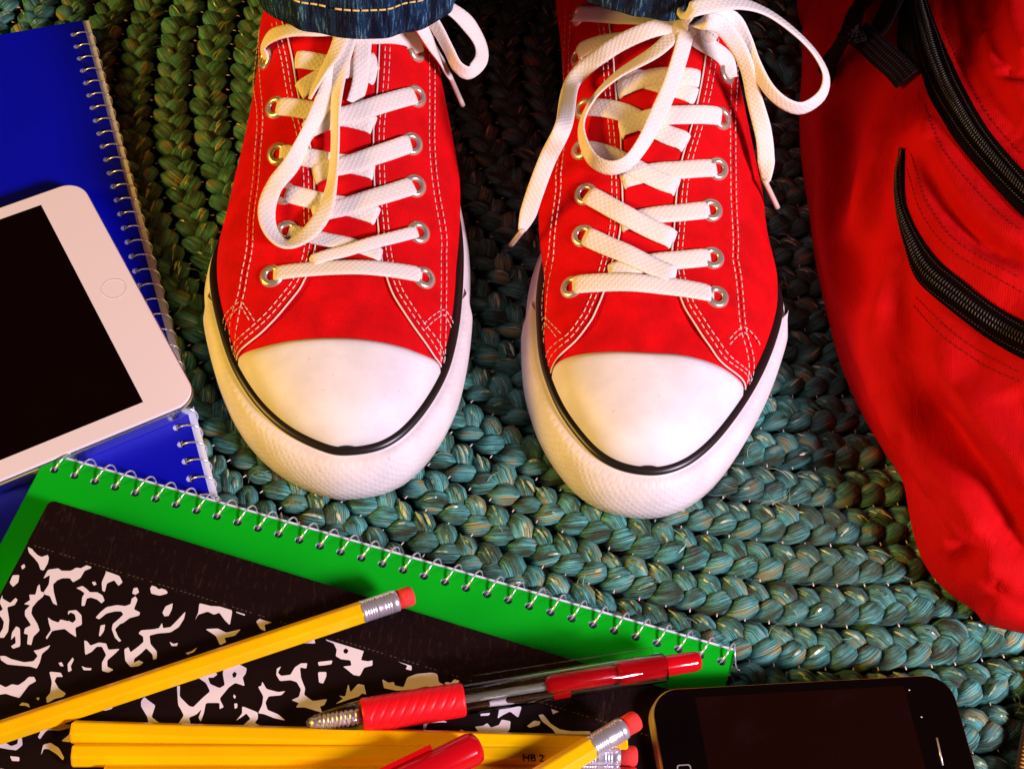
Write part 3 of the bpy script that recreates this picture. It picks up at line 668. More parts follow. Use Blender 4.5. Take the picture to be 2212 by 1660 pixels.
# ------------------------------------------------------------------ flat things: a frame on a (possibly leaning) plane
class Fr:
    def __init__(s, o, e1, n=(0, 0, 1.), e2=None):
        s.o = np.array(o, float); s.n = nrm(n); e1 = np.array(e1, float); s.e1 = nrm(e1-s.n*(e1@s.n)); s.e2 = np.cross(s.n, s.e1)
        if e2 is not None and s.e2@np.array(e2) < 0: s.e2 = -s.e2
    def __call__(s, u, v, w=0.): return s.o+np.multiply.outer(np.asarray(u, float), s.e1)+np.multiply.outer(np.asarray(v, float), s.e2)+np.multiply.outer(np.asarray(w, float)+0*np.asarray(u, float), s.n)
    def hit(s, px, py, w=0.):                            # picture point to (u, v) on the plane at height w
        d = dirp(px, py); o = s.o+s.n*w; t = ((o-CAM)@s.n)/(d@s.n); p = CAM+t*d-o; return np.array([p@s.e1, p@s.e2])
def leanframe(pa, za, pb, zb, pc, zc):                   # plane through three known points; e1 from a to b
    a, b_, c = at(*pa, za), at(*pb, zb), at(*pc, zc); n = np.cross(b_-a, c-a); n = n if n[2] > 0 else -n
    return Fr(a, b_-a, n, e2=c-a)
def outl(fr, pts, w0, w1, name, m, parent, bev=.0, smooth=False, **k):   # a prism over an outline in the frame, top edge eased
    P = np.array(pts, float); A = .5*np.sum(P[:, 0]*np.roll(P[:, 1], -1)-P[:, 1]*np.roll(P[:, 0], -1)); P = P if A > 0 else P[::-1]
    if np.cross(fr.e1, fr.e2)@fr.n < 0: P = P[::-1]
    n = len(P); T = nrm(np.roll(P, -1, 0)-np.roll(P, 1, 0)); nn = np.stack([T[:, 1], -T[:, 0]], 1); c = P.mean(0); nn *= np.sign(((P-c)*nn).sum())
    lv = [(w0, 0)]+([(w1-bev, 0), (w1-bev*.3, -bev*.3), (w1, -bev)] if bev else [(w1, 0)])
    V = np.vstack([fr(*(P+nn*o).T, w) for w, o in lv]); F = grid_faces(len(lv), n, True)+[tuple(range(n))[::-1], tuple(range((len(lv)-1)*n, len(lv)*n))]
    return mk(name, V, F, m, parent, smooth=smooth, uv=np.vstack([P]*len(lv)), **k)
def rrect(u0, v0, u1, v1, r, k=8):
    out = []
    for cx, cy, a0 in ((u1-r, v0+r, -90), (u1-r, v1-r, 0), (u0+r, v1-r, 90), (u0+r, v0+r, 180)):
        for a in np.linspace(a0, a0+90, k): out.append((cx+r*math.cos(math.radians(a)), cy+r*math.sin(math.radians(a))))
    return out
def punched(fr, Lg, Wd, w0, w1, h0, n, pitch, edge, rad, name, m, parent):    # a sheet Lg x Wd with a row of round holes near v = edge
    V = []; F = []; K = 16; mb = MB(); t = np.linspace(0, 2*np.pi, K, endpoint=False)+np.pi/4
    u_prev = 0
    for w_, flip in ((w1, False), (w0, True)):
        def quad(u0, v0, u1, v1): mb.add([fr(u0, v0, w_), fr(u1, v0, w_), fr(u1, v1, w_), fr(u0, v1, w_)], [(0, 1, 2, 3)])
        b = pitch*.5
        for i in range(n):
            c = h0+i*pitch; mb_v = []
            # square ring split to the circle
            for a in t:
                d = np.array([math.cos(a), math.sin(a)]); s_ = b/max(abs(d)); mb_v.append(d*s_)
            sq = np.array(mb_v)+[c, edge]; ci = np.stack([c+rad*np.cos(t), edge+rad*np.sin(t)], 1)
            V = [fr(*p, w_) for p in sq]+[fr(*p, w_) for p in ci]; mb.add(V, [(j, (j+1) % K, K+(j+1) % K, K+j) for j in range(K)])
            if not flip:
                V = [fr(*p, w1) for p in ci]+[fr(*p, w0) for p in ci]; mb.add(V, [(j, (j+1) % K, K+(j+1) % K, K+j) for j in range(K)])
        ua, ub = h0-b, h0+(n-1)*pitch+b
        quad(0, 0, ua, edge+b); quad(ub, 0, Lg, edge+b); quad(ua, 0, ub, edge-b); quad(0, edge+b, Lg, Wd)
    c4 = [(0, 0), (Lg, 0), (Lg, Wd), (0, Wd)]
    for (a, b_) in zip(c4, c4[1:]+c4[:1]): mb.add([fr(*a, w0), fr(*b_, w0), fr(*b_, w1), fr(*a, w1)], [(0, 1, 2, 3)])
    return mb.build(name, m, parent, smooth=False)

def card(name, col, rough):
    m, nt, b = mat(name, col, rough, .35); f = noise(nt, 25, coords(nt), 4); g = noise(nt, 2500, coords(nt), 2)
    nt.links.new(ramp(nt, f, [(.3, tuple(x*.9 for x in col)), (.7, col)]), b.inputs['Base Color']); bump(nt, b, g, .03); return m
M_blue = card('blue_cover_card', (.001, .003, .55), .42)
M_green = card('green_cover_card', (.0, .48, .010), .42)
M_paper, nt, b = mat('page_edges', (.72, .80, .92), .8, .1)
bump(nt, b, wave(nt, coords(nt), 700, .5, 'Z', 1), .2)

def coil(fr, n, pitch, h0, edge, r, wc, vc, name, parent, wr=.36):   # the wire: n open turns, through the holes and round outside the edge
    P = []
    for i in range(n):
        for a in np.linspace(0, 2*np.pi, 26, endpoint=False):
            P.append(fr(h0+i*pitch+pitch*(a/(2*np.pi))*1.0-pitch*.05, vc-r*math.cos(a)*-1., wc+r*math.sin(a)*.92))
    P = np.array(P); V, F = rtube(P, wr, 7); return mk(name, V, F, M_wire, parent)

def notebook(name, label, fr, Lg, Wd, n, h0, pitch, thick, mcov, group=None, po=1.2):
    o = thing(name, fr(Lg/2, Wd/2, 0), label, 'notebook', group)
    punched(fr, Lg, Wd, thick-.5, thick, h0, n, pitch, 5.6, 1.75, 'front_cover', mcov, o)
    f2 = Fr(fr.o-fr.e2*po, fr.e1, fr.n, e2=fr.e2)
    punched(f2, Lg, Wd-2, .6, thick-.62, h0, n, pitch, 7.1, 1.9, 'page_block', M_paper, o)
    f3 = Fr(fr.o-fr.e2*(po+.3), fr.e1, fr.n, e2=fr.e2)
    punched(f3, Lg, Wd-2, 0, .5, h0, n, pitch, 7.8, 1.9, 'back_cover', mcov, o)
    r = 4.7; coil(fr, n, pitch, h0, 5.6, r, thick-2.4, 5.6-r+.1, 'spiral_wire', o)
    return o
# blue notebook: spiral along its right edge
fb = Fr(at(178, 44, 6), at(455, 1075, 6)-at(178, 44, 6), (0, 0, 1.), e2=(-1, -1, 0.)); fb.o = fb.o-np.array([0, 0, 6.])
fb.o = np.array([*fb.o[:2], 0.])
blue = notebook('spiral_notebook', 'blue spiral notebook lying under the white tablet', fb, 283, 216, 33, 8.6, 8.36, 6, M_blue, 'spiral notebooks', 3.0)
# green notebook: leans from the blue one down to the rug; spiral along its upper edge
fg = leanframe((103, 980), 12.6, (1583, 1404), 7., (0, 1190), 12.6)
fg.o = fg.o-fg.n*6.; 
LG = np.linalg.norm(at(1583, 1404, 7)-at(103, 980, 12.6))
r0 = fg.hit(*zz(7, 268, 172), 6.); r1 = fg.hit(*((1600+757*1/1.634)*.7488, (1750+275/1.634)*.7488), 6.)
pg = (r1[0]-r0[0])/34
def green_n():
    n = 34; return n
RG0 = fg.hit(*zz(7, 372, 200), 6.)[0]; RG1 = fg.hit(*zz(7, 1378, 500), 6.)[0]; PG = (RG1-RG0)/10
nG = int((LG-RG0-2)/PG)+1
greenb = notebook('spiral_notebook', 'green spiral notebook sticking out from under the marbled composition book', fg, LG, 212, nG+1, RG0-PG, PG, 6, M_green, 'spiral notebooks')

# composition book
fc = leanframe((108, 1079), 22.5, (1375, 1467), 16.5, (0, 1291), 22.6)
fc.o = fc.o-fc.n*9.3
LC = 249.; WC = 191.
comp = thing('composition_book', fc(LC/2, WC/2, 0), 'black and white marbled composition book with black cloth spine under the pencils', 'notebook')
def comp_cover():
    m, nt, b = mat('marbled_cover_black', (.008, .003, .003), .5, .12); bump(nt, b, noise(nt, 2500, coords(nt), 2), .04); return m
m_cc = comp_cover()
outl(fc, rrect(.6, .6, LC-.6, WC-1, 5), .8, 8.2, 'page_block', M_paper, comp)
outl(fc, rrect(0, 0, LC, WC, 6), 8.3, 9.2, 'front_cover', m_cc, comp, bev=.3)
outl(fc, rrect(0, 0, LC, WC, 6), 0, .7, 'back_cover', m_cc, comp)
m, nt, b = mat('spine_tape_cloth', (.020, .008, .006), .85, .06)
hv = weave(nt, b, 'Object', 1.1, .10); nt.links.new(mix(nt, ramp(nt, noise(nt, 700, coords(nt, 'Object', (1, .3, 1)), 3), [(.55, (0,)*3), (.75, (.8,)*3)]), (.009, .003, .003), (.030, .015, .010)), b.inputs['Base Color'])
TW = fc.hit(*zz(7, 1240, 912), 9.3)[1]; TW2 = fc.hit(*zz(7, 280, 592), 9.3)[1]
TWm = (TW+TW2)/2
outl(fc, rrect(-.15, -.15, LC+.15, TWm, 2.5), 0.2, 9.34, 'spine_tape', m, comp, bev=.25)
# tiny stitches printed along the tape's edge
st = MB(); u = 3
while u < LC-4:
    if RN.rand() < .75: V, F = box_fr(fc(u, TWm-1.3, 9.33), fc.e1*.8, fc.e2*.28, fc.n*.05); st.add(V, F)
    u += 1.7
st.build('tape_stitching', mat('tan_tape_thread', (.10, .07, .045), .8, .1)[0], comp, smooth=False, kind='stuff')
BL7 = """135,545 150,545 165,580 185,600 205,610 235,600 240,615 235,640 215,675 200,670 190,640 170,615 145,590|245,575 268,580 262,592 248,588|218,718 240,675 290,668 305,680 350,680 375,665 400,668 435,640 452,648 445,668 415,680 395,715 360,735 345,715 310,715 285,725 265,745 268,780 285,845 265,835 250,800 215,790 245,745 250,700|505,735 525,690 530,660 545,662 550,690 590,705 605,735 585,752 565,725 530,740 520,780 508,775|455,735 470,732 478,745 465,752|695,712 728,718 720,726 700,724|750,790 745,765 765,730 785,735 770,755 785,770 805,760 800,735 825,745 828,790 790,800|970,795 1010,805 1005,820 980,815|662,765 680,762 688,785 670,797 655,790|650,820 668,808 678,825 660,870 690,885 685,900 640,912 610,935 595,940 570,965 585,1000 600,1020 590,1025 570,1005 555,965 560,940 590,915 610,895 600,880 570,880 530,890 495,918 478,910 500,885 530,860 580,850 620,855 645,845|380,765 410,755 430,770 445,785 480,785 505,800 515,825 500,838 480,820 450,810 430,815 420,850 405,850 408,810 420,790 400,775|805,885 820,855 855,840 850,870 835,900 815,903|50,700 95,700 90,735 65,757 50,740|105,655 120,645 125,660 110,672|185,760 195,750 200,785 220,790 210,810 185,830 160,860 155,890 185,940 195,970 165,1000 155,1040 135,1035 140,990 120,985 125,960 155,945 125,900 125,875 150,850 120,845 150,825 145,800 175,800|0,795 15,820 50,840 75,815 85,825 70,850 35,860 45,920 40,975 20,1005 0,1005 0,985 15,960 20,930 5,905 0,905 0,880 15,870 0,840|240,910 260,925 290,935 300,920 340,930 335,880 375,875 400,900 402,945 370,960 375,1005 345,985 320,965 285,970 260,975 235,1015 230,1005 255,970 245,940|60,985 80,955 98,965 100,1050 65,1062 55,1050 78,1035 75,1000 55,1020|490,1000 498,950 520,945 515,975 498,1000|688,990 700,975 760,970 785,965 800,940 805,965 840,960 870,930 912,885 905,920 880,960 840,985 780,990 740,1000 745,1040 775,1075 775,1110 758,1115 755,1090 725,1060 700,1085 668,1110 665,1130 690,1118 712,1128 690,1145 650,1150 625,1120 620,1065 640,1055 650,1080 690,1050 712,1030 710,1005|420,1025 435,1030 450,1050 490,1035 525,1040 535,1070 590,1065 565,1090 530,1120 530,1150 560,1165 535,1178 505,1170 505,1130 525,1095 505,1055 480,1055 455,1080 425,1095|990,840 1050,855 1100,850 1120,845 1150,855 1145,890 1135,945 1110,920 1085,885 1060,895 1030,880 985,895 970,920 985,885|1170,855 1215,880 1212,900 1170,885|1270,930 1290,912 1340,912 1400,930 1340,935 1310,945 1315,975 1290,965|1020,968 1080,965 1120,985 1190,968 1160,1000 1110,1010 1120,1030 1090,1045 1070,1000|840,1030 860,1040 880,1035 875,1050 850,1050|920,1085 950,1075 975,1058 960,1080 930,1092|290,1135 305,1130 315,1150 300,1150|335,1140 360,1108 365,1120 350,1150 355,1170 338,1178|405,1150 425,1158 452,1160 450,1170 415,1170|5,1100 30,1100 60,1115 120,1130 165,1125 185,1100 165,1075 190,1070 215,1060 245,1048 235,1065 205,1090 195,1130 180,1160 150,1150 90,1145 40,1140 10,1120|-60,1270 0,1240 30,1255 60,1240 90,1245 120,1225 140,1205 165,1205 175,1225 140,1245 110,1285 95,1305 60,1295 30,1285 0,1290|245,1180 300,1185 310,1205 280,1205 270,1225 290,1260 325,1285 310,1300 270,1310 235,1330 230,1305 250,1280 258,1230|95,1345 110,1330 140,1335 148,1355 125,1345|178,1308 195,1305 190,1320|975,1205 1060,1180 1075,1195 1055,1210 1030,1210 1040,1240 1085,1260 1110,1245 1100,1190 1110,1150 1155,1135 1215,1165 1210,1190 1195,1210 1205,1250 1160,1235 1130,1255 1085,1310 1105,1350 1085,1360 1085,1330 1020,1330 1010,1380 995,1420 985,1400 1000,1360 975,1385 940,1400 950,1440 880,1440 915,1390 900,1360 888,1340 882,1250 897,1248 895,1300 940,1345 960,1350 1000,1310 1040,1275 1020,1235|700,1325 715,1305 740,1325 768,1345 750,1400 795,1435 735,1435 730,1400 700,1350|475,1360 560,1330 555,1360 520,1370|1280,1255 1295,1250 1300,1230 1320,1265 1375,1280 1410,1275 1390,1295 1330,1300 1315,1330 1325,1365 1375,1385 1410,1415 1360,1405 1310,1385 1280,1380 1300,1340 1305,1300|1375,1165 1395,1155 1380,1185 1395,1200 1440,1195 1460,1160 1490,1140 1520,1140 1515,1165 1485,1160 1490,1210 1510,1260 1505,1290 1545,1320 1615,1310 1600,1340 1580,1345 1590,1375 1555,1365 1510,1350 1465,1350 1480,1330 1445,1315 1480,1300 1490,1265 1470,1230 1440,1220 1390,1225 1372,1195|1575,1130 1645,1122 1640,1140 1610,1145 1580,1148|1575,1180 1615,1180 1615,1200 1600,1235 1580,1230|1620,1000 1660,1020 1700,1035 1740,1025 1745,1050 1775,1065 1805,1040 1800,1070 1785,1120 1820,1125 1840,1120 1840,1145 1800,1155 1780,1195 1750,1190 1720,1165 1700,1150 1740,1145 1735,1120 1690,1115 1665,1100 1670,1070 1655,1040 1618,1025|1480,1035 1500,1020 1515,1035 1530,1030 1555,1018 1560,1038|1680,1295 1710,1300 1725,1240 1735,1280 1770,1240 1800,1245 1810,1290 1790,1285 1775,1300 1740,1310 1680,1330 1665,1335 1700,1310|1170,1420 1200,1385 1200,1350 1275,1380 1275,1410 1260,1430 1300,1450 1235,1450 1200,1445 1240,1410 1220,1385 1195,1405|205,1590 215,1540 250,1530 290,1555 315,1600 310,1615 280,1585 240,1560 218,1560|50,1595 95,1600 95,1620 60,1618|0,1525 30,1530 55,1545 85,1535 90,1500 105,1500 110,1540 80,1565 40,1560 -40,1545|190,1500 200,1480 205,1455 245,1440 300,1435 345,1440 345,1455 290,1470 240,1465 225,1475 200,1510|305,1520 340,1490 350,1470 355,1500 345,1525|1158,1290 1168,1300 1162,1312 1155,1300|1160,1335 1175,1335 1175,1355 1162,1360|-60,900 -30,930 -40,990 -80,960|-100,1100 -50,1090 -60,1150 -120,1180|-30,1650 40,1665 20,1700 -60,1690|150,1680 230,1670 260,1720 190,1730"""
BL8 = """700,600 770,605 782,620 778,668 745,660 755,640 705,620|615,720 650,740 680,735 685,755 735,765 755,710 810,690 870,685 915,675 925,700 930,735 975,760 930,770 860,760 800,775 700,785 650,775 625,770|1035,705 1070,705 1050,735 1040,755 1000,755 970,745 980,735 1010,740|1050,860 1075,840 1115,845 1130,865 1095,860 1060,868|1270,850 1315,830 1340,805 1370,800 1355,850 1375,875 1415,880 1395,940 1350,905 1310,925 1280,945 1290,890|1180,920 1235,915 1225,930 1180,932|1150,995 1195,990 1220,975 1240,1000 1285,985 1300,955 1350,965 1345,1010 1325,1035 1320,1070 1190,1060 1175,1030|1520,930 1545,925 1590,980 1640,1010 1700,1020 1810,1020 1815,1060 1700,1060 1620,1040 1600,1010 1540,965|1450,990 1490,960 1525,965 1520,985 1465,1000|1590,880 1645,885 1600,925|955,1035 985,1015 1010,1025 1025,1050 955,1045|1060,1010 1080,1015 1095,1055 1065,1052|850,965 870,940 925,945 985,970 940,970 870,975 855,1040 845,1035|605,1010 640,990 700,985 715,1015 735,1035 615,1025"""
BK7 = "340,925 335,900 350,885 370,895 375,920 360,935|1150,1190 1160,1178 1172,1185 1168,1202 1155,1208|1700,1072 1712,1062 1725,1072 1718,1088 1704,1086"
def parse(t, z): return [[zz(z, *map(float, q.split(','))) for q in s_.split()] for s_ in t.split('|')]
def print_mesh(polys, w, name, m):
    mb = MB()
    for pl in polys:
        q = np.array([fc.hit(*p, 9.2) for p in pl]); q = q[(q[:, 0] > -1e9)]
        c = q
        c = c+(c-c.mean(0))*.04
        for _ in range(2): c = np.stack([c*.9+np.roll(c, -1, 0)*.1, c*.1+np.roll(c, -1, 0)*.9], 1).reshape(-1, 2)
        c = np.clip(c, [1, TWm+.1], [LC-1, WC-1])
        tri = tessellate_polygon([[Vector((x, y, 0)) for x, y in c]])
        F = []
        for a, b_, d in tri:
            A = np.cross(c[b_]-c[a], c[d]-c[a]); F.append((a, b_, d) if (A > 0) == (np.cross(fc.e1, fc.e2)@fc.n > 0) else (a, d, b_))
        mb.add(fc(c[:, 0], c[:, 1], w), F)
    return mb.build(name, m, comp, smooth=False, kind='stuff')
M_print, _, _ = mat('white_print', (.80, .74, .76), .45, .35)
print_mesh(parse(BL7, 7)+parse(BL8, 8), 9.225, 'marbled_print', M_print)
print_mesh(parse(BK7, 7), 9.25, 'marbled_print_specks', m_cc)

# ------------------------------------------------------------------ tablet
def z2_(x, y): return (x/1.66*.7488, (450+y/1.66)*.7488)
TT = 14.; a, b_ = at(*z2_(400, 150), TT), at(*z2_(925, 1120), TT)
ft = Fr(np.array([*a[:2], 6.2]), b_-a, (0, 0, 1.), e2=(-1, -1, 0.))
tc = ft.hit(*z2_(330, 138), TT-6.2); bc = ft.hit(*z2_(880, 1192), TT-6.2); lm = ft.hit(*z2_(440, 215), TT-6.2)
v_in = min(0, lm[1]); u0 = ft.hit(*z2_(0, 245), TT-6.2)[0]; u0b = ft.hit(*z2_(240, 150), TT-6.2)[0]; u1 = ft.hit(*z2_(440, 1380), TT-6.2)[0]
U0 = (u0+u0b)/2; U1 = u1; V0 = (ft.hit(*z2_(560, 430), TT-6.2)[1]+ft.hit(*z2_(760, 790), TT-6.2)[1])/2
tab = thing('tablet', ft((U0+U1)/2, 100, 0), 'white tablet with black screen lying across the blue notebook', 'tablet')
M_tabw, _, _ = mat('white_bezel_glass', (.86, .80, .84), .12, .5)
M_alu, _, _ = mat('tablet_aluminium', (.75, .80, .85), .25, .5, 1.)
m, nt, b = mat('switched_off_screen', (.004, .001, .001), .08, .5)
nt.links.new(ramp(nt, noise(nt, 26, coords(nt), 5, .6, .8), [(.45, (.05,)*3), (.65, (.22,)*3)]), b.inputs['Roughness']); M_scr = m
TL = 205.
outl(ft, rrect(U0, V0, U1, V0+TL, 10, 12), 0., 6.9, 'back_shell', M_alu, tab, bev=1.2, smooth=False)
outl(ft, rrect(U0+.7, V0+.7, U1-.7, V0+TL-.7, 9.3, 12), 6.95, 7.8, 'bezel', M_tabw, tab, bev=.5)
sc = [ft.hit(*z2_(x, y), 7.8) for x, y in ((185, 238), (698, 1172))]
SV = (sc[0][1]+sc[1][1])/2
scr = outl(ft, [(sc[0][0], SV), (sc[1][0], SV), (sc[1][0], SV+160), (sc[0][0], SV+160)], 7.7, 7.83, 'screen', M_scr, tab)
hb = ft.hit(*z2_(545, 635), 7.8)
t = np.linspace(0, 2*np.pi, 40, endpoint=False); hom = MB()
V = [ft(hb[0]+r_*np.cos(x), hb[1]+r_*np.sin(x), w_) for r_, w_ in ((5.4, 7.81), (5.4, 7.86), (4.8, 7.86), (4.8, 7.78)) for x in t]
hom.add(V, grid_faces(4, 40, True)); m, _, _ = mat('button_ring', (.84, .78, .81), .3, .5); hom.build('home_button', m, tab)
for (x, y, rr_) in ((912, 1098, .55), (900, 1130, .8)):
    uv = ft.hit(*z2_(x, y), 5); 
    V, F = rtube([ft(uv[0]-.1, V0-.1, 3.5), ft(uv[0]-.1, V0+.4, 3.5)], rr_, 10); mk('port_hole', V, F, M_hole, tab)

# ------------------------------------------------------------------ smartphone
fp = leanframe((1400, 1487), 23., (2052, 1452), 12.5, (1417, 1700), 22.5)
PL = np.linalg.norm(at(2052, 1452, 12.5)-at(1400, 1487, 23)); fp.o = fp.o-fp.n*7.6; PW = 62.
phone = thing('smartphone', fp(PL/2, PW/2, 0), 'black smartphone with gold metal rim lying face up at the lower edge of the rug', 'phone')
m_gold, _, _ = mat('champagne_metal_rim', (.85, .66, .32), .3, .5, .5)
outl(fp, rrect(0, 0, PL, PW, 11, 14), .3, 7.0, 'rim', m_gold, phone, bev=.9, smooth=False)
m_glass, _, _ = mat('black_front_glass', (.003, .0012, .0012), .05, .55)
outl(fp, rrect(.6, .6, PL-.6, PW-.6, 10.4, 14), 7.0, 7.7, 'front_glass', m_glass, phone, bev=.35)
m, nt, b = mat('switched_off_display', (.009, .002, .0012), .07, .5)
outl(fp, [(17, 4.2), (PL-20, 4.2), (PL-20, PW-4), (17, PW-4)], 7.6, 7.72, 'display', m, phone)
hc = fp.hit(*((1600+613/1.634)*.7488, (1750+775/1.634)*.7488), 7.7)
nt.links.new(ramp(nt, noise(nt, 30, coords(nt), 5, .6, .8), [(.45, (.05,)*3), (.65, (.25,)*3)]), b.inputs['Roughness'])
rr1 = rrect(hc[0]-2.6, hc[1]-2.6, hc[0]+2.6, hc[1]+2.6, 1.0, 5); rr2 = rrect(hc[0]-2.2, hc[1]-2.2, hc[0]+2.2, hc[1]+2.2, .8, 5)
m_print2, _, _ = mat('silver_print', (.7, .66, .62), .3, .5, .6)
V = [fp(*p, 7.74) for p in rr1]+[fp(*p, 7.74) for p in rr2]; n = len(rr1); mk('home_button', V, grid_faces(2, n, True), m_print2, phone)
a, b_ = fp.hit(1872+805*.1881, 1348+1300*.1881, 7.7), fp.hit(1872+875*.1881, 1348+1615*.1881, 7.7)
V, F = rtube([fp(*a, 7.7), fp(*b_, 7.7)], .35, 8); mk('earpiece', V, F, m_print2, phone)
for (x, y) in ((490, 750), (630, 1060)):
    a = fp.hit(1872+x*.1881, 1348+y*.1881, 7.7); V, F = rtube([fp(*a, 7.6), fp(*a, 7.76)], .35, 10); mk('sensor', V, F, m_print2, phone)

# ------------------------------------------------------------------ pencils
m_wood, nt, b = mat('yellow_pencil_paint', (.95, .55, .0), .3, .45); bump(nt, b, noise(nt, 500, coords(nt), 3), .05)
nt.links.new(ramp(nt, noise(nt, 30, coords(nt), 3), [(.3, (.90, .50, .0)), (.7, (.97, .60, .0))]), b.inputs['Base Color'])
m_er, nt, b = mat('pink_eraser_rubber', (.80, .05, .04), .8, .2); bump(nt, b, noise(nt, 900, coords(nt), 3), .15)
m_fer, _, _ = mat('ferrule_aluminium', (.84, .82, .86), .28, .5, .75)
m_cut, nt, b = mat('cut_cedar', (.55, .25, .08), .8, .2)
m_ink, _, _ = mat('black_stamp', (.02, .008, .0), .4, .3)
def ring_rows(P0, d, n0, rows, k, m, name, parent, hexa=False, rot=0., capend=True, smooth=True):
    x = nrm(n0-d*(n0@d)); y = np.cross(d, x); V = []
    for (s_, r) in rows:
        for j in range(k):
            a = 2*np.pi*j/k+rot; V.append(P0+d*s_+(x*math.cos(a)+y*math.sin(a))*r)
    F = grid_faces(len(rows), k, True)+([tuple(range(k))[::-1], tuple(range((len(rows)-1)*k, len(rows)*k))] if capend else [])
    return mk(name, V, F, m, parent, smooth=smooth)
def pencil(label, A, B, n0, total=None, eraser=True, rot=0., D=8.0):      # A blunt end, B eraser end (world points on the axis)
    d = nrm(B-A); Lg = np.linalg.norm(B-A); o = thing('pencil', (A+B)/2-np.array([0, 0, D/2]), label, 'pencil', 'yellow pencils')
    R_ = D/2; er = 6.3 if eraser else 0; fe = 14. if eraser else 0; lb = Lg-er-fe
    rows = [(0, R_*.88), (.6, R_*1.02), (lb, R_*1.02)] if eraser else [(0, R_*.86), (.8, R_*1.02), (lb-.8, R_*1.02), (lb, R_*.86)]
    # hexagonal barrel with eased corners
    x = nrm(n0-d*(n0@d)); y = np.cross(d, x); V = []; k = 18
    for (s_, r) in rows:
        for j in range(6):
            for e, q in ((-.14, .965), (0, .99), (.14, .965)):
                a = math.radians(60*j+30)+rot+e; V.append(A+d*s_+(x*math.cos(a)+y*math.sin(a))*r*q*1.03)
    mk('barrel', V, grid_faces(len(rows), k, True)+[tuple(range(k))[::-1], tuple(range((len(rows)-1)*k, len(rows)*k))], m_wood, o, smooth=False)
    if eraser:
        rows = [(lb-.3, R_*1.0), (lb+.3, R_*1.06)]
        for j in range(5): s0 = lb+1+j*.95; rows += [(s0, R_*1.05), (s0+.3, R_*.97), (s0+.6, R_*1.05)]
        rows += [(lb+6.2, R_*1.03), (lb+8.2, R_*1.03)]
        for j in range(3): s0 = lb+8.6+j*1.05; rows += [(s0, R_*1.05), (s0+.3, R_*.97), (s0+.6, R_*1.05)]
        rows += [(lb+12.6, R_*1.03), (lb+13.8, R_*1.03), (lb+14, R_*.93)]
        ring_rows(A, d, n0, rows, 24, m_fer, 'ferrule', o, capend=False)
        rows = [(lb+13, R_*.9), (Lg-1.4, R_*.93), (Lg-.5, R_*.84), (Lg-.1, R_*.68), (Lg, R_*.4)]
        ring_rows(A, d, n0, rows, 24, m_er, 'eraser', o)
    return o, (A, d, x, y, R_)
def comp_at(px, py, w): h = fc.hit(px, py, 9.3+w); return fc(h[0], h[1], 9.3+w)
PR = 4.0
A, B = comp_at(0, 1581, PR), comp_at(893, 1284, PR); A = A-nrm(B-A)*22
pencil('yellow pencil lying alone and slanting across the marbled cover, eraser over the green notebook', A, B, fc.n, rot=.15)
h1 = pencil('upper of the two yellow pencils lying level side by side', comp_at(155, 1580, PR), comp_at(1330, 1605, PR)+fc.e1*4, fc.n, eraser=False)[1]
A, B = comp_at(157, 1630, PR), comp_at(1376, 1632, PR)
h2 = pencil('lower of the two level yellow pencils, its eraser showing under the slanting one', A, B, fc.n)[1]
A, B = comp_at(225, 1677, PR), comp_at(1377, 1678, PR)
pencil('yellow pencil at the lower edge of the photo below the level pair', A, B, fc.n, rot=.2)
A, B = comp_at(1075, 1735, PR*2+7.2), comp_at(1378, 1552, PR*2+5.6)
pencil('yellow pencil slanting over the level pencils toward the phone', A, B, fc.n, rot=.1)
# grade stamp on the upper level pencil
tx = bpy.data.curves.new('grade_stamp', 'FONT'); tx.body = 'HB 2'; tx.size = 3.7*S; tx.extrude = .00003; tx.offset = .00006; tx.align_x = 'CENTER'; tx.align_y = 'CENTER'
to = bpy.data.objects.new('t', tx); COL.objects.link(to); dg = bpy.context.evaluated_depsgraph_get(); me = bpy.data.meshes.new_from_object(to.evaluated_get(dg)); bpy.data.objects.remove(to); me.materials.append(m_ink)
q = comp_at(1152, 1637, PR*1.96); d_ = h1[1]; n_ = fc.n
pen_up = [o for o in bpy.data.objects if o.name.startswith('pencil') and o.get('label', '').startswith('upper of')][0]
me.name = 'grade_stamp'; M_ = basis(q+n_*.12+d_*0, n_, d_); put('grade_stamp', me, M_, pen_up)

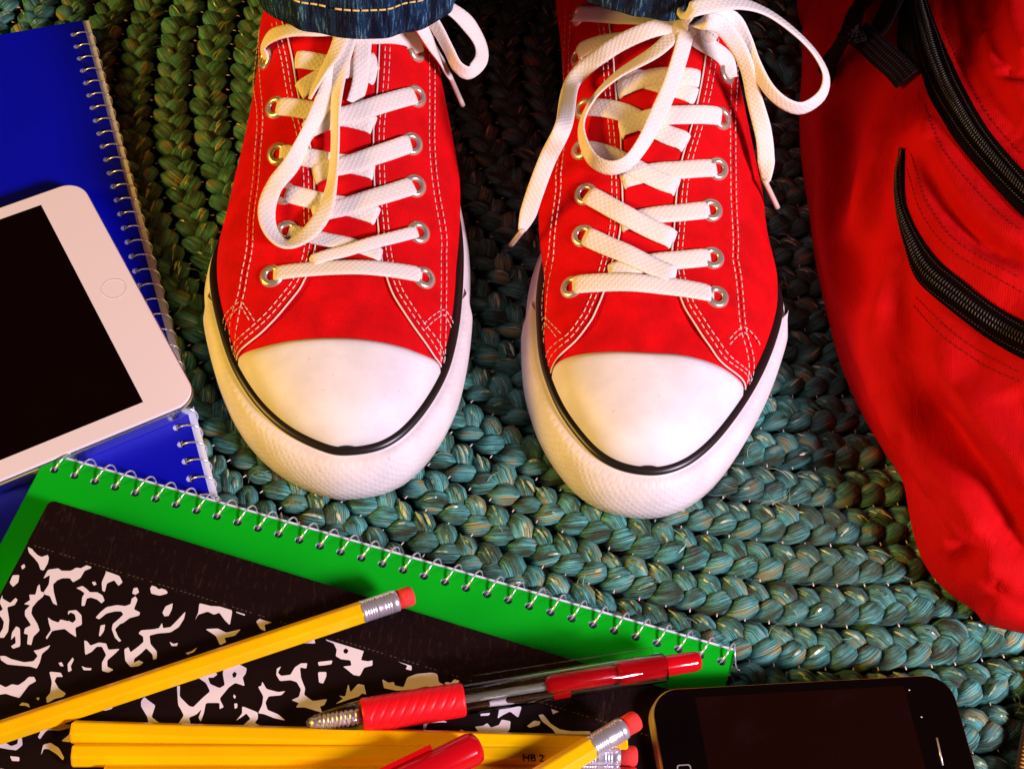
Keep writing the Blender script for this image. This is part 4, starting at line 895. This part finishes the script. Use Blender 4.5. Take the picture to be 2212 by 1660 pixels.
# ------------------------------------------------------------------ pens
m_redpl, nt, b = mat('red_translucent_plastic', (.75, .004, .01), .12, .5); b.inputs['Transmission Weight'].default_value = .25
m_grip, nt, b = mat('red_rubber_grip', (.80, .006, .012), .38, .4)
def clear_mat():
    m, nt, b = mat('clear_plastic', (1, 1, 1), .0, .5); b.inputs['Transmission Weight'].default_value = 1.; b.inputs['IOR'].default_value = 1.45; return m
m_clear = clear_mat()
m_refill, _, _ = mat('pale_refill_tube', (.20, .22, .16), .3, .5)
def pen(label, A, B, n0, R_=6.0, scale=1.):
    d = nrm(B-A); Lg = np.linalg.norm(B-A); o = thing('pen', (A+B)/2-np.array([0, 0, R_]), label, 'pen', 'red click pens'); k = 28
    g0, g1 = 19.5, 56.
    ring_rows(A, d, n0, [(0, 1.5), (1.2, 2.2), (4, 3.1), (9, 4.1), (14, 4.9), (g0, 5.5)], k, m_clear, 'clear_tip', o)
    rows = [(1.5, 1.5), (4, 1.6)]
    for j in range(9): rows += [(4.5+j*1.5, 1.5), (4.9+j*1.5, 2.0), (5.6+j*1.5, 2.0), (6.0+j*1.5, 1.5)]
    ring_rows(A, d, n0, rows, 12, m_fer, 'tip_spring', o)
    # grip with diagonal grooves, modelled
    x = nrm(n0-d*(n0@d)); y = np.cross(d, x); V = []; ns, na = 120, 96
    for i in range(ns):
        t = i/(ns-1); s_ = g0+(g1-g0)*t; e = min(t, 1-t)*(g1-g0)
        for j in range(na):
            a = 2*np.pi*j/na; ph = s_*1.75+a*7
            gr = .22*max(0, math.cos(ph))**3 if 3 < e else 0; r = R_*(1+.03*math.sin(t*np.pi))-.35*(1 if e < .5 else 0)-gr
            V.append(A+d*s_+(x*math.cos(a)+y*math.sin(a))*r)
    mk('grip', V, grid_faces(ns, na, True)+[tuple(range(na))[::-1], tuple(range((ns-1)*na, ns*na))], m_grip, o)
    ring_rows(A, d, n0, [(g1-.5, 4.9), (g1+.2, 5.6), (Lg-14, 5.4), (Lg-13.4, 4.9), (Lg-14.5, 4.7), (g1+.8, 4.7), (g1-.5, 4.9)], k, m_clear, 'barrel', o, capend=False)
    ring_rows(A, d, n0, [(20, 1.6), (Lg-48, 1.6), (Lg-47.5, 1.2)], 12, m_refill, 'refill', o)
    ring_rows(A+x*1.0, d, n0, [(Lg-58, 2.3), (Lg-56, 3.3), (Lg-34, 3.4), (Lg-33.5, 3.0), (Lg-15, 3.0)], 20, m_redpl, 'plunger_sleeve', o)
    ring_rows(A+x*1., d, n0, [(Lg-32, 3.9), (Lg-30, 4.1), (Lg-2.2, 3.7), (Lg-.6, 3.2), (Lg, 2.0)], 24, m_redpl, 'push_button', o)
    return o, d, x, y, Lg
A, B = comp_at(662, 1564, 6.3), comp_at(1512, 1428, 8.0)
o, d, x, y, Lg = pen('clear click pen with a ribbed red grip lying above the level pencils', A, B, fc.n, 6.1)
# clear clip along the barrel
side = y if (at(0, 0, 0)-at(0, 500, 0))@y > 0 else -y
V, F = box_fr(A+d*60+side*3.2+x*5.4, d*(Lg-78), side*2.6, x*1.0); mk('clip', V, F, m_clear, o, smooth=False)
V, F = box_fr(A+d*(Lg-56)-side*5.2-x*.5, d*6, side*1.6, x*2.0); mk('clip_catch', V, F, m_redpl, o, smooth=False)
B = comp_at(1035, 1610, PR*2+6.5); A = comp_at(560, 1840, PR*2+7)
o, d, x, y, Lg2 = pen('red capped pen resting on the level pencils at the lower edge of the photo', A, B, fc.n, 6.0)
ring_rows(A, d, x, [(Lg2-52, 6.1), (Lg2-40, 6.2), (Lg2-17, 6.2), (Lg2-16.6, 5.9), (Lg2-3, 5.9), (Lg2-.8, 5.1), (Lg2+.2, 3.4)], 28, m_redpl, 'cap', o)
side = y if (at(0, 0, 0)-at(0, 500, 0))@y > 0 else -y
V, F = box_fr(A+d*(Lg2-52)+side*5.0+x*3, d*36, side*1.5, x*2.0); mk('clip', V, F, m_redpl, o, smooth=False)

# ------------------------------------------------------------------ backpack
M_pack = pack_mat()
M_tape, nt, b = mat('black_zipper_tape', (.005, .002, .0015), .9, .04)
weave(nt, b, 'UV', .9, .2)
M_web, nt, b = mat('black_webbing', (.008, .003, .003), .8, .12)
hv = weave(nt, b, 'UV', 1.5, .45); nt.links.new(mix(nt, ramp(nt, hv, [(.6, (0,)*3), (.95, (1,)*3)]), (.005, .0015, .0015), (.045, .018, .018)), b.inputs['Base Color'])
M_teeth, _, _ = mat('dark_zip_coil', (.045, .04, .028), .3, .45, .2)
edge = [(1738, -60), (1737, 20), (1734, 130), (1729, 240), (1735, 330), (1750, 430), (1765, 540), (1790, 650), (1820, 760), (1862, 855), (1912, 940), (1958, 1010), (1974, 1080), (1988, 1140), (2014, 1203), (2062, 1258), (2122, 1300), (2212, 1348)]
loop = [at(px, py, 16)[:2] for px, py in edge]+[np.array(q) for q in ((300, -95), (390, -60), (440, 60), (440, 260), (380, 400), (260, 430), (170, 390))]
loop = crs(np.array(loop), 520, True)
cen = np.array([300., 170.]); nT = 150; tt = np.linspace(0, 1, nT)**1.35
def pack_z(t): return 92*(1-(1-np.clip(t*1.25, 0, 1))**2.1)**.62
rows = [np.concatenate([loop*.0+(loop*.94+cen*.06 if 0 else loop+nrm(cen-loop)*5), np.zeros((len(loop), 1))], 1),
        np.concatenate([loop+nrm(cen-loop)*1.5, np.full((len(loop), 1), 7.)], 1)]
for t in tt:
    xy = loop*(1-t)+cen*t; z = 16+pack_z(t)*1.
    rows.append(np.concatenate([xy, np.full((len(loop), 1), z)], 1))
PG_ = np.array(rows); FPk = grid_faces(len(rows), len(loop), True)
nn = None
def gnorm(G_):
    a = np.roll(G_, -1, 1)-np.roll(G_, 1, 1); b_ = np.gradient(G_, axis=0); n = nrm(np.cross(a, b_)); return n*np.sign(n[..., 2:].mean()+1e-9)
base_bvh = BVHTree.FromPolygons(PG_.reshape(-1, 3).tolist(), FPk)
def onpack(bvh, px, py):
    d = nrm(dirp(px, py)); loc, no, i, di = bvh.ray_cast(Vector(CAM), Vector(d))
    if loc is None: return None, None
    n = np.array(no); n = n if n@d < 0 else -n; return np.array(loc), n
GN = gnorm(PG_); disp = np.zeros(PG_.shape[:2])
folds = [(5, [(960, -40), (985, 150), (1090, 400), (1190, 590), (1300, 730), (1480, 930)], 3.0, -1.8), (5, [(1070, -40), (1110, 200), (1200, 400), (1330, 640), (1480, 800)], 5, -3.5),
  (5, [(1195, -40), (1215, 130), (1260, 280), (1320, 380), (1450, 430)], 5, -7), (5, [(1170, 60), (1120, 180), (1110, 330)], 5, -3.5), (5, [(1180, 120), (1215, 280), (1270, 400), (1310, 400)], 6, 4),
  (5, [(1300, -20), (1330, 150), (1391, 300), (1460, 380)], 12, 6), (5, [(1290, 430), (1391, 560), (1480, 620)], 9, 3),
  (5, [(865, 830), (920, 950), (1010, 1110), (1100, 1210), (1230, 1310), (1480, 1440)], 4, -4.5), (5, [(905, 720), (960, 900), (1080, 1080), (1250, 1230), (1480, 1340)], 8, 4.0),
  (5, [(850, 640), (880, 780)], 5, 2.5), (5, [(800, 900), (850, 1060), (950, 1220), (1110, 1370), (1480, 1560)], 6, 2.8), (5, [(1000, 1090), (1150, 1290), (1300, 1360)], 3, -2.0),
  (5, [(300, 560), (345, 800), (340, 1100), (400, 1450), (440, 1660)], 9, 4.2), (5, [(440, 560), (430, 800), (425, 1100), (470, 1500), (500, 1700)], 8, -3.4),
  (5, [(640, 620), (580, 850), (500, 1130), (430, 1330)], 8, 3.6), (5, [(700, 700), (640, 1000), (560, 1300), (520, 1660)], 9, -3.4), (5, [(720, 1300), (660, 1500), (640, 1700)], 8, 3.5),
  (5, [(250, 100), (300, 300), (260, 500)], 12, 3.5), (5, [(190, 560), (280, 520), (370, 440), (480, 380)], 6, -3),
  (6, [(740, 440), (790, 610), (880, 750), (990, 870), (1090, 1040), (1230, 1300)], 7.5, -10), (6, [(720, 300), (820, 460), (960, 620), (1100, 790), (1300, 1000)], 10, 6.5),
  (6, [(600, 560), (700, 750), (830, 950), (940, 1130), (1050, 1300)], 12, 5.5), (6, [(620, 20), (670, 220), (720, 380)], 8, -4.5), (6, [(440, 60), (520, 380), (600, 620)], 9, 3.2),
  (6, [(330, 200), (430, 460), (560, 720), (670, 880), (790, 1060), (920, 1250), (1080, 1400), (1230, 1530)], 3, -2.6), (6, [(660, 700), (680, 810)], 3, -2.5), (6, [(860, 1330), (940, 1270), (1040, 1180)], 5, -3.5),
  (6, [(1000, 1290), (1100, 1380)], 8, 3), (6, [(790, 970), (900, 1090), (950, 1240)], 4, -2.6), (6, [(1130, 500), (1200, 640), (1300, 720)], 9, -4)]
flat = PG_.reshape(-1, 3)
for zid, pts, wd, amp in folds:
    q = [onpack(base_bvh, *zz(zid, *p))[0] for p in pts]; q = [p for p in q if p is not None]
    if len(q) < 2: continue
    q = crs(np.array(q), 50); dmin = np.full(len(flat), 1e9)
    near = np.where(((flat-q.mean(0))**2).sum(1) < (plen(q)[-1]+60)**2)[0]
    d2 = np.empty(len(near)); ti = np.empty(len(near))
    for c0 in range(0, len(near), 4000):
        D = ((flat[near[c0:c0+4000]][:, None]-q[None])**2).sum(-1); d2[c0:c0+4000] = D.min(1); ti[c0:c0+4000] = D.argmin(1)/49.
    fade = np.clip(np.minimum(ti+.12, 1.12-ti)/.3, 0, 1)
    disp.reshape(-1)[near] += 1.25*amp*np.exp(-d2/wd**2)*fade
from mathutils import noise as mn
nz = np.array([mn.noise(Vector(p)*.02)*2.2+mn.noise(Vector(p)*.06)*.45 for p in flat]).reshape(disp.shape)
ez = np.clip(np.arange(len(rows))/14., 0, 1)[:, None]
PG2 = PG_+GN*((disp*np.clip(np.arange(len(rows))/5., 0, 1)[:, None]+nz*ez)[..., None])
PG2[..., 2] = np.maximum(PG2[..., 2], 0)
pack = thing('backpack', (300, 170, 0), 'large crumpled red backpack with black zippers lying right of the sneakers', 'backpack')
mk('body_fabric', PG2.reshape(-1, 3), FPk if gnorm(PG_)[..., 2].mean() > 0 else [f[::-1] for f in FPk], M_pack, pack)
PB = BVHTree.FromPolygons(PG2.reshape(-1, 3).tolist(), FPk)
def ptrace(pts, n=80, off=0.):
    P = []; Nn = []
    for p in crs(np.array(pts, float), n):
        l, no = onpack(PB, *p)
        if l is None: continue
        P.append(l); Nn.append(no)
    P = np.array(P); Nn = np.array(Nn)
    for _ in range(6): Nn[1:-1] = nrm(Nn[:-2]+Nn[1:-1]*2+Nn[2:]); P[1:-1] = (P[:-2]+P[1:-1]*2+P[2:])/4
    return P+Nn*off, Nn
def zipper(Lf, Rt, label):
    n = 110; a, na_ = ptrace(Lf, n, 1.3); b_, nb_ = ptrace(Rt, n, 1.3); k = min(len(a), len(b_)); 
    a = crs(a, n); b_ = crs(b_, n); Nn = nrm(crs(na_, n)+crs(nb_, n)); t = np.linspace(0, 1, 9)
    arch = .5*(1-(2*t-1)**2)
    top = a[:, None]*(1-t)[None, :, None]+b_[:, None]*t[None, :, None]+Nn[:, None]*arch[None, :, None]
    low = top-Nn[:, None]*2.6; V = np.vstack([top.reshape(-1, 3), low.reshape(-1, 3)]); m_ = n*9
    F = grid_faces(n, 9)+[(i*9, i*9+m_, (i+1)*9+m_, (i+1)*9) for i in range(n-1)]+[(i*9+8, (i+1)*9+8, (i+1)*9+8+m_, i*9+8+m_) for i in range(n-1)]
    wd = np.linalg.norm(b_-a, axis=1); L = plen((a+b_)/2); U = np.stack([np.repeat(L[:, None], 9, 1), t[None]*wd[:, None]], -1).reshape(-1, 2)
    o = mk('zipper_tape', V, F, M_tape, pack, uv=np.vstack([U, U]), label=label)
    mid = (a+b_)/2+Nn*1.2; W = nrm(b_-a); te = MB(); dots = MB(); d = 1.
    hw = np.minimum(wd*.23, 2.3)
    while d < L[-1]-1:
        ip = lambda X: np.array([np.interp(d, L, X[:, j]) for j in range(3)])
        c, w_, n_ = ip(mid), nrm(ip(W)), nrm(ip(Nn)); h_ = np.interp(d, L, hw); tdir = np.cross(n_, w_)
        for sgn in (-1, 1):
            p = c+w_*sgn*h_*.55+tdir*(.35*sgn); q = [p-w_*h_*.5+n_*.1, p-w_*h_*.2+n_*.75, p+w_*h_*.2+n_*.75, p+w_*h_*.5+n_*.1]; te.tube(q, .27, 5)
            c2 = c+w_*sgn*min(h_*2.0+.2, np.interp(d, L, wd)*.4)-n_*.25; dots.tube([c2-tdir*.35, c2+tdir*.35], .2, 4)
        d += 1.45
    te.build('zipper_teeth', M_teeth, o, kind='stuff'); dots.build('tape_stitching', M_teeth, o, kind='stuff')
zipper([(1962, -40), (1968, 0), (1976, 61), (1984, 122), (2004, 195), (2037, 260), (2073, 317), (2114, 365), (2154, 410), (2212, 471), (2290, 540)],
       [(1996, -40), (2004, 0), (2024, 61), (2049, 122), (2077, 183), (2114, 252), (2150, 304), (2212, 373), (2290, 440)], 'upper curved black zipper')
zipper([(1953, 322), (1939, 386), (1939, 446), (1951, 519), (1972, 584), (1997, 620), (2040, 660), (2087, 697), (2144, 738), (2212, 776), (2300, 812)],
       [(1955, 322), (1957, 426), (1972, 479), (2000, 528), (2037, 572), (2085, 609), (2110, 631), (2158, 665), (2212, 696), (2300, 735)], 'lower curved black zipper')
st = MB()
m_dk, _, _ = mat('dark_red_thread', (.22, .002, .004), .7, .2)
for zid, pts in ((5, [(770, 900), (830, 1100), (930, 1260), (1060, 1370), (1200, 1450), (1391, 1560)]), (5, [(790, 820), (860, 1040), (950, 1190), (1080, 1320), (1391, 1490)]),
                 (6, [(700, 90), (800, 190), (920, 290), (1050, 370), (1192, 440)]), (6, [(690, 130), (800, 250), (920, 340), (1050, 420), (1192, 480)]),
                 (5, [(960, 130), (1050, 350), (1150, 530), (1250, 680), (1391, 830)]), (5, [(860, 560), (960, 790), (1090, 960), (1240, 1120), (1391, 1240)])):
    P, Nn = ptrace(lz(zid, pts), 120, .15); L = plen(P); d = 0
    while d+1.8 < L[-1]:
        st.tube(np.array([[np.interp(x, L, P[:, j]) for j in range(3)] for x in (d, d+.9, d+1.8)]), .22, 5); d += 2.7
st.build('seam_stitching', m_dk, pack, kind='stuff')
def z4p(pts): return [(1707+x*.1579, y*.1579) for x, y in pts]
def strap(name, pts, offs, width, th=1.1):
    P, Nn = ptrace(z4p(pts), 60, 0); t = np.linspace(0, 1, len(P)); P = P+Nn*np.interp(t, np.linspace(0, 1, len(offs)), offs)[:, None]
    mb = MB(); ribbon(mb, P, Nn, width, th); return mb.build(name, M_web, pack)
strap('strap', [(1220, -300), (1150, -20), (1010, 250), (975, 480), (960, 640)], [3, 4, 5, 7, 9], 12.5)
strap('strap', [(1560, -300), (1480, 0), (1400, 250), (1340, 470), (1260, 640)], [3, 3, 4, 6, 8], 12.)
strap('strap_end', [(1020, 560), (900, 690), (780, 790), (640, 900), (520, 1060)], [10, 9, 7, 5, 3], 11)
strap('strap_end', [(1060, 620), (1200, 730), (1370, 880), (1520, 1000), (1640, 1140)], [9, 9, 7, 5, 3], 12)
strap('strap_loop', [(940, 560), (1060, 700), (1180, 640)], [10, 13, 9], 11)
strap('strap', [(1640, -200), (1620, 200), (1600, 520), (1630, 800), (1660, 1000)], [1.5, 2, 2, 2, 1.5], 8)

# sliver of a mesh strap at the lower right corner
m, nt, b = mat('golden_mesh_webbing', (.20, .09, .01), .5, .5)
uv = coords(nt, 'UV'); hw_ = math_(nt, 'MULTIPLY', wave(nt, uv, .2, .2, 'X', 0), wave(nt, uv, .2, .2, 'Y', 0))
nt.links.new(ramp(nt, hw_, [(.25, (.03, .012, .002)), (.6, (.55, .32, .06))]), b.inputs['Base Color']); bump(nt, b, hw_, .4)
mb = MB(); P = crs(np.array([at(2300, 1400, 3), at(2262, 1520, 4), at(2235, 1640, 5), at(2215, 1800, 5)]), 40); ribbon(mb, P, np.broadcast_to([0, 0, 1.], P.shape), 13, 1.6)
o = mb.build('mesh_strap', m); o['label'] = 'golden brown woven mesh strap peeking in at the lower right corner of the rug'; o['category'] = 'strap'
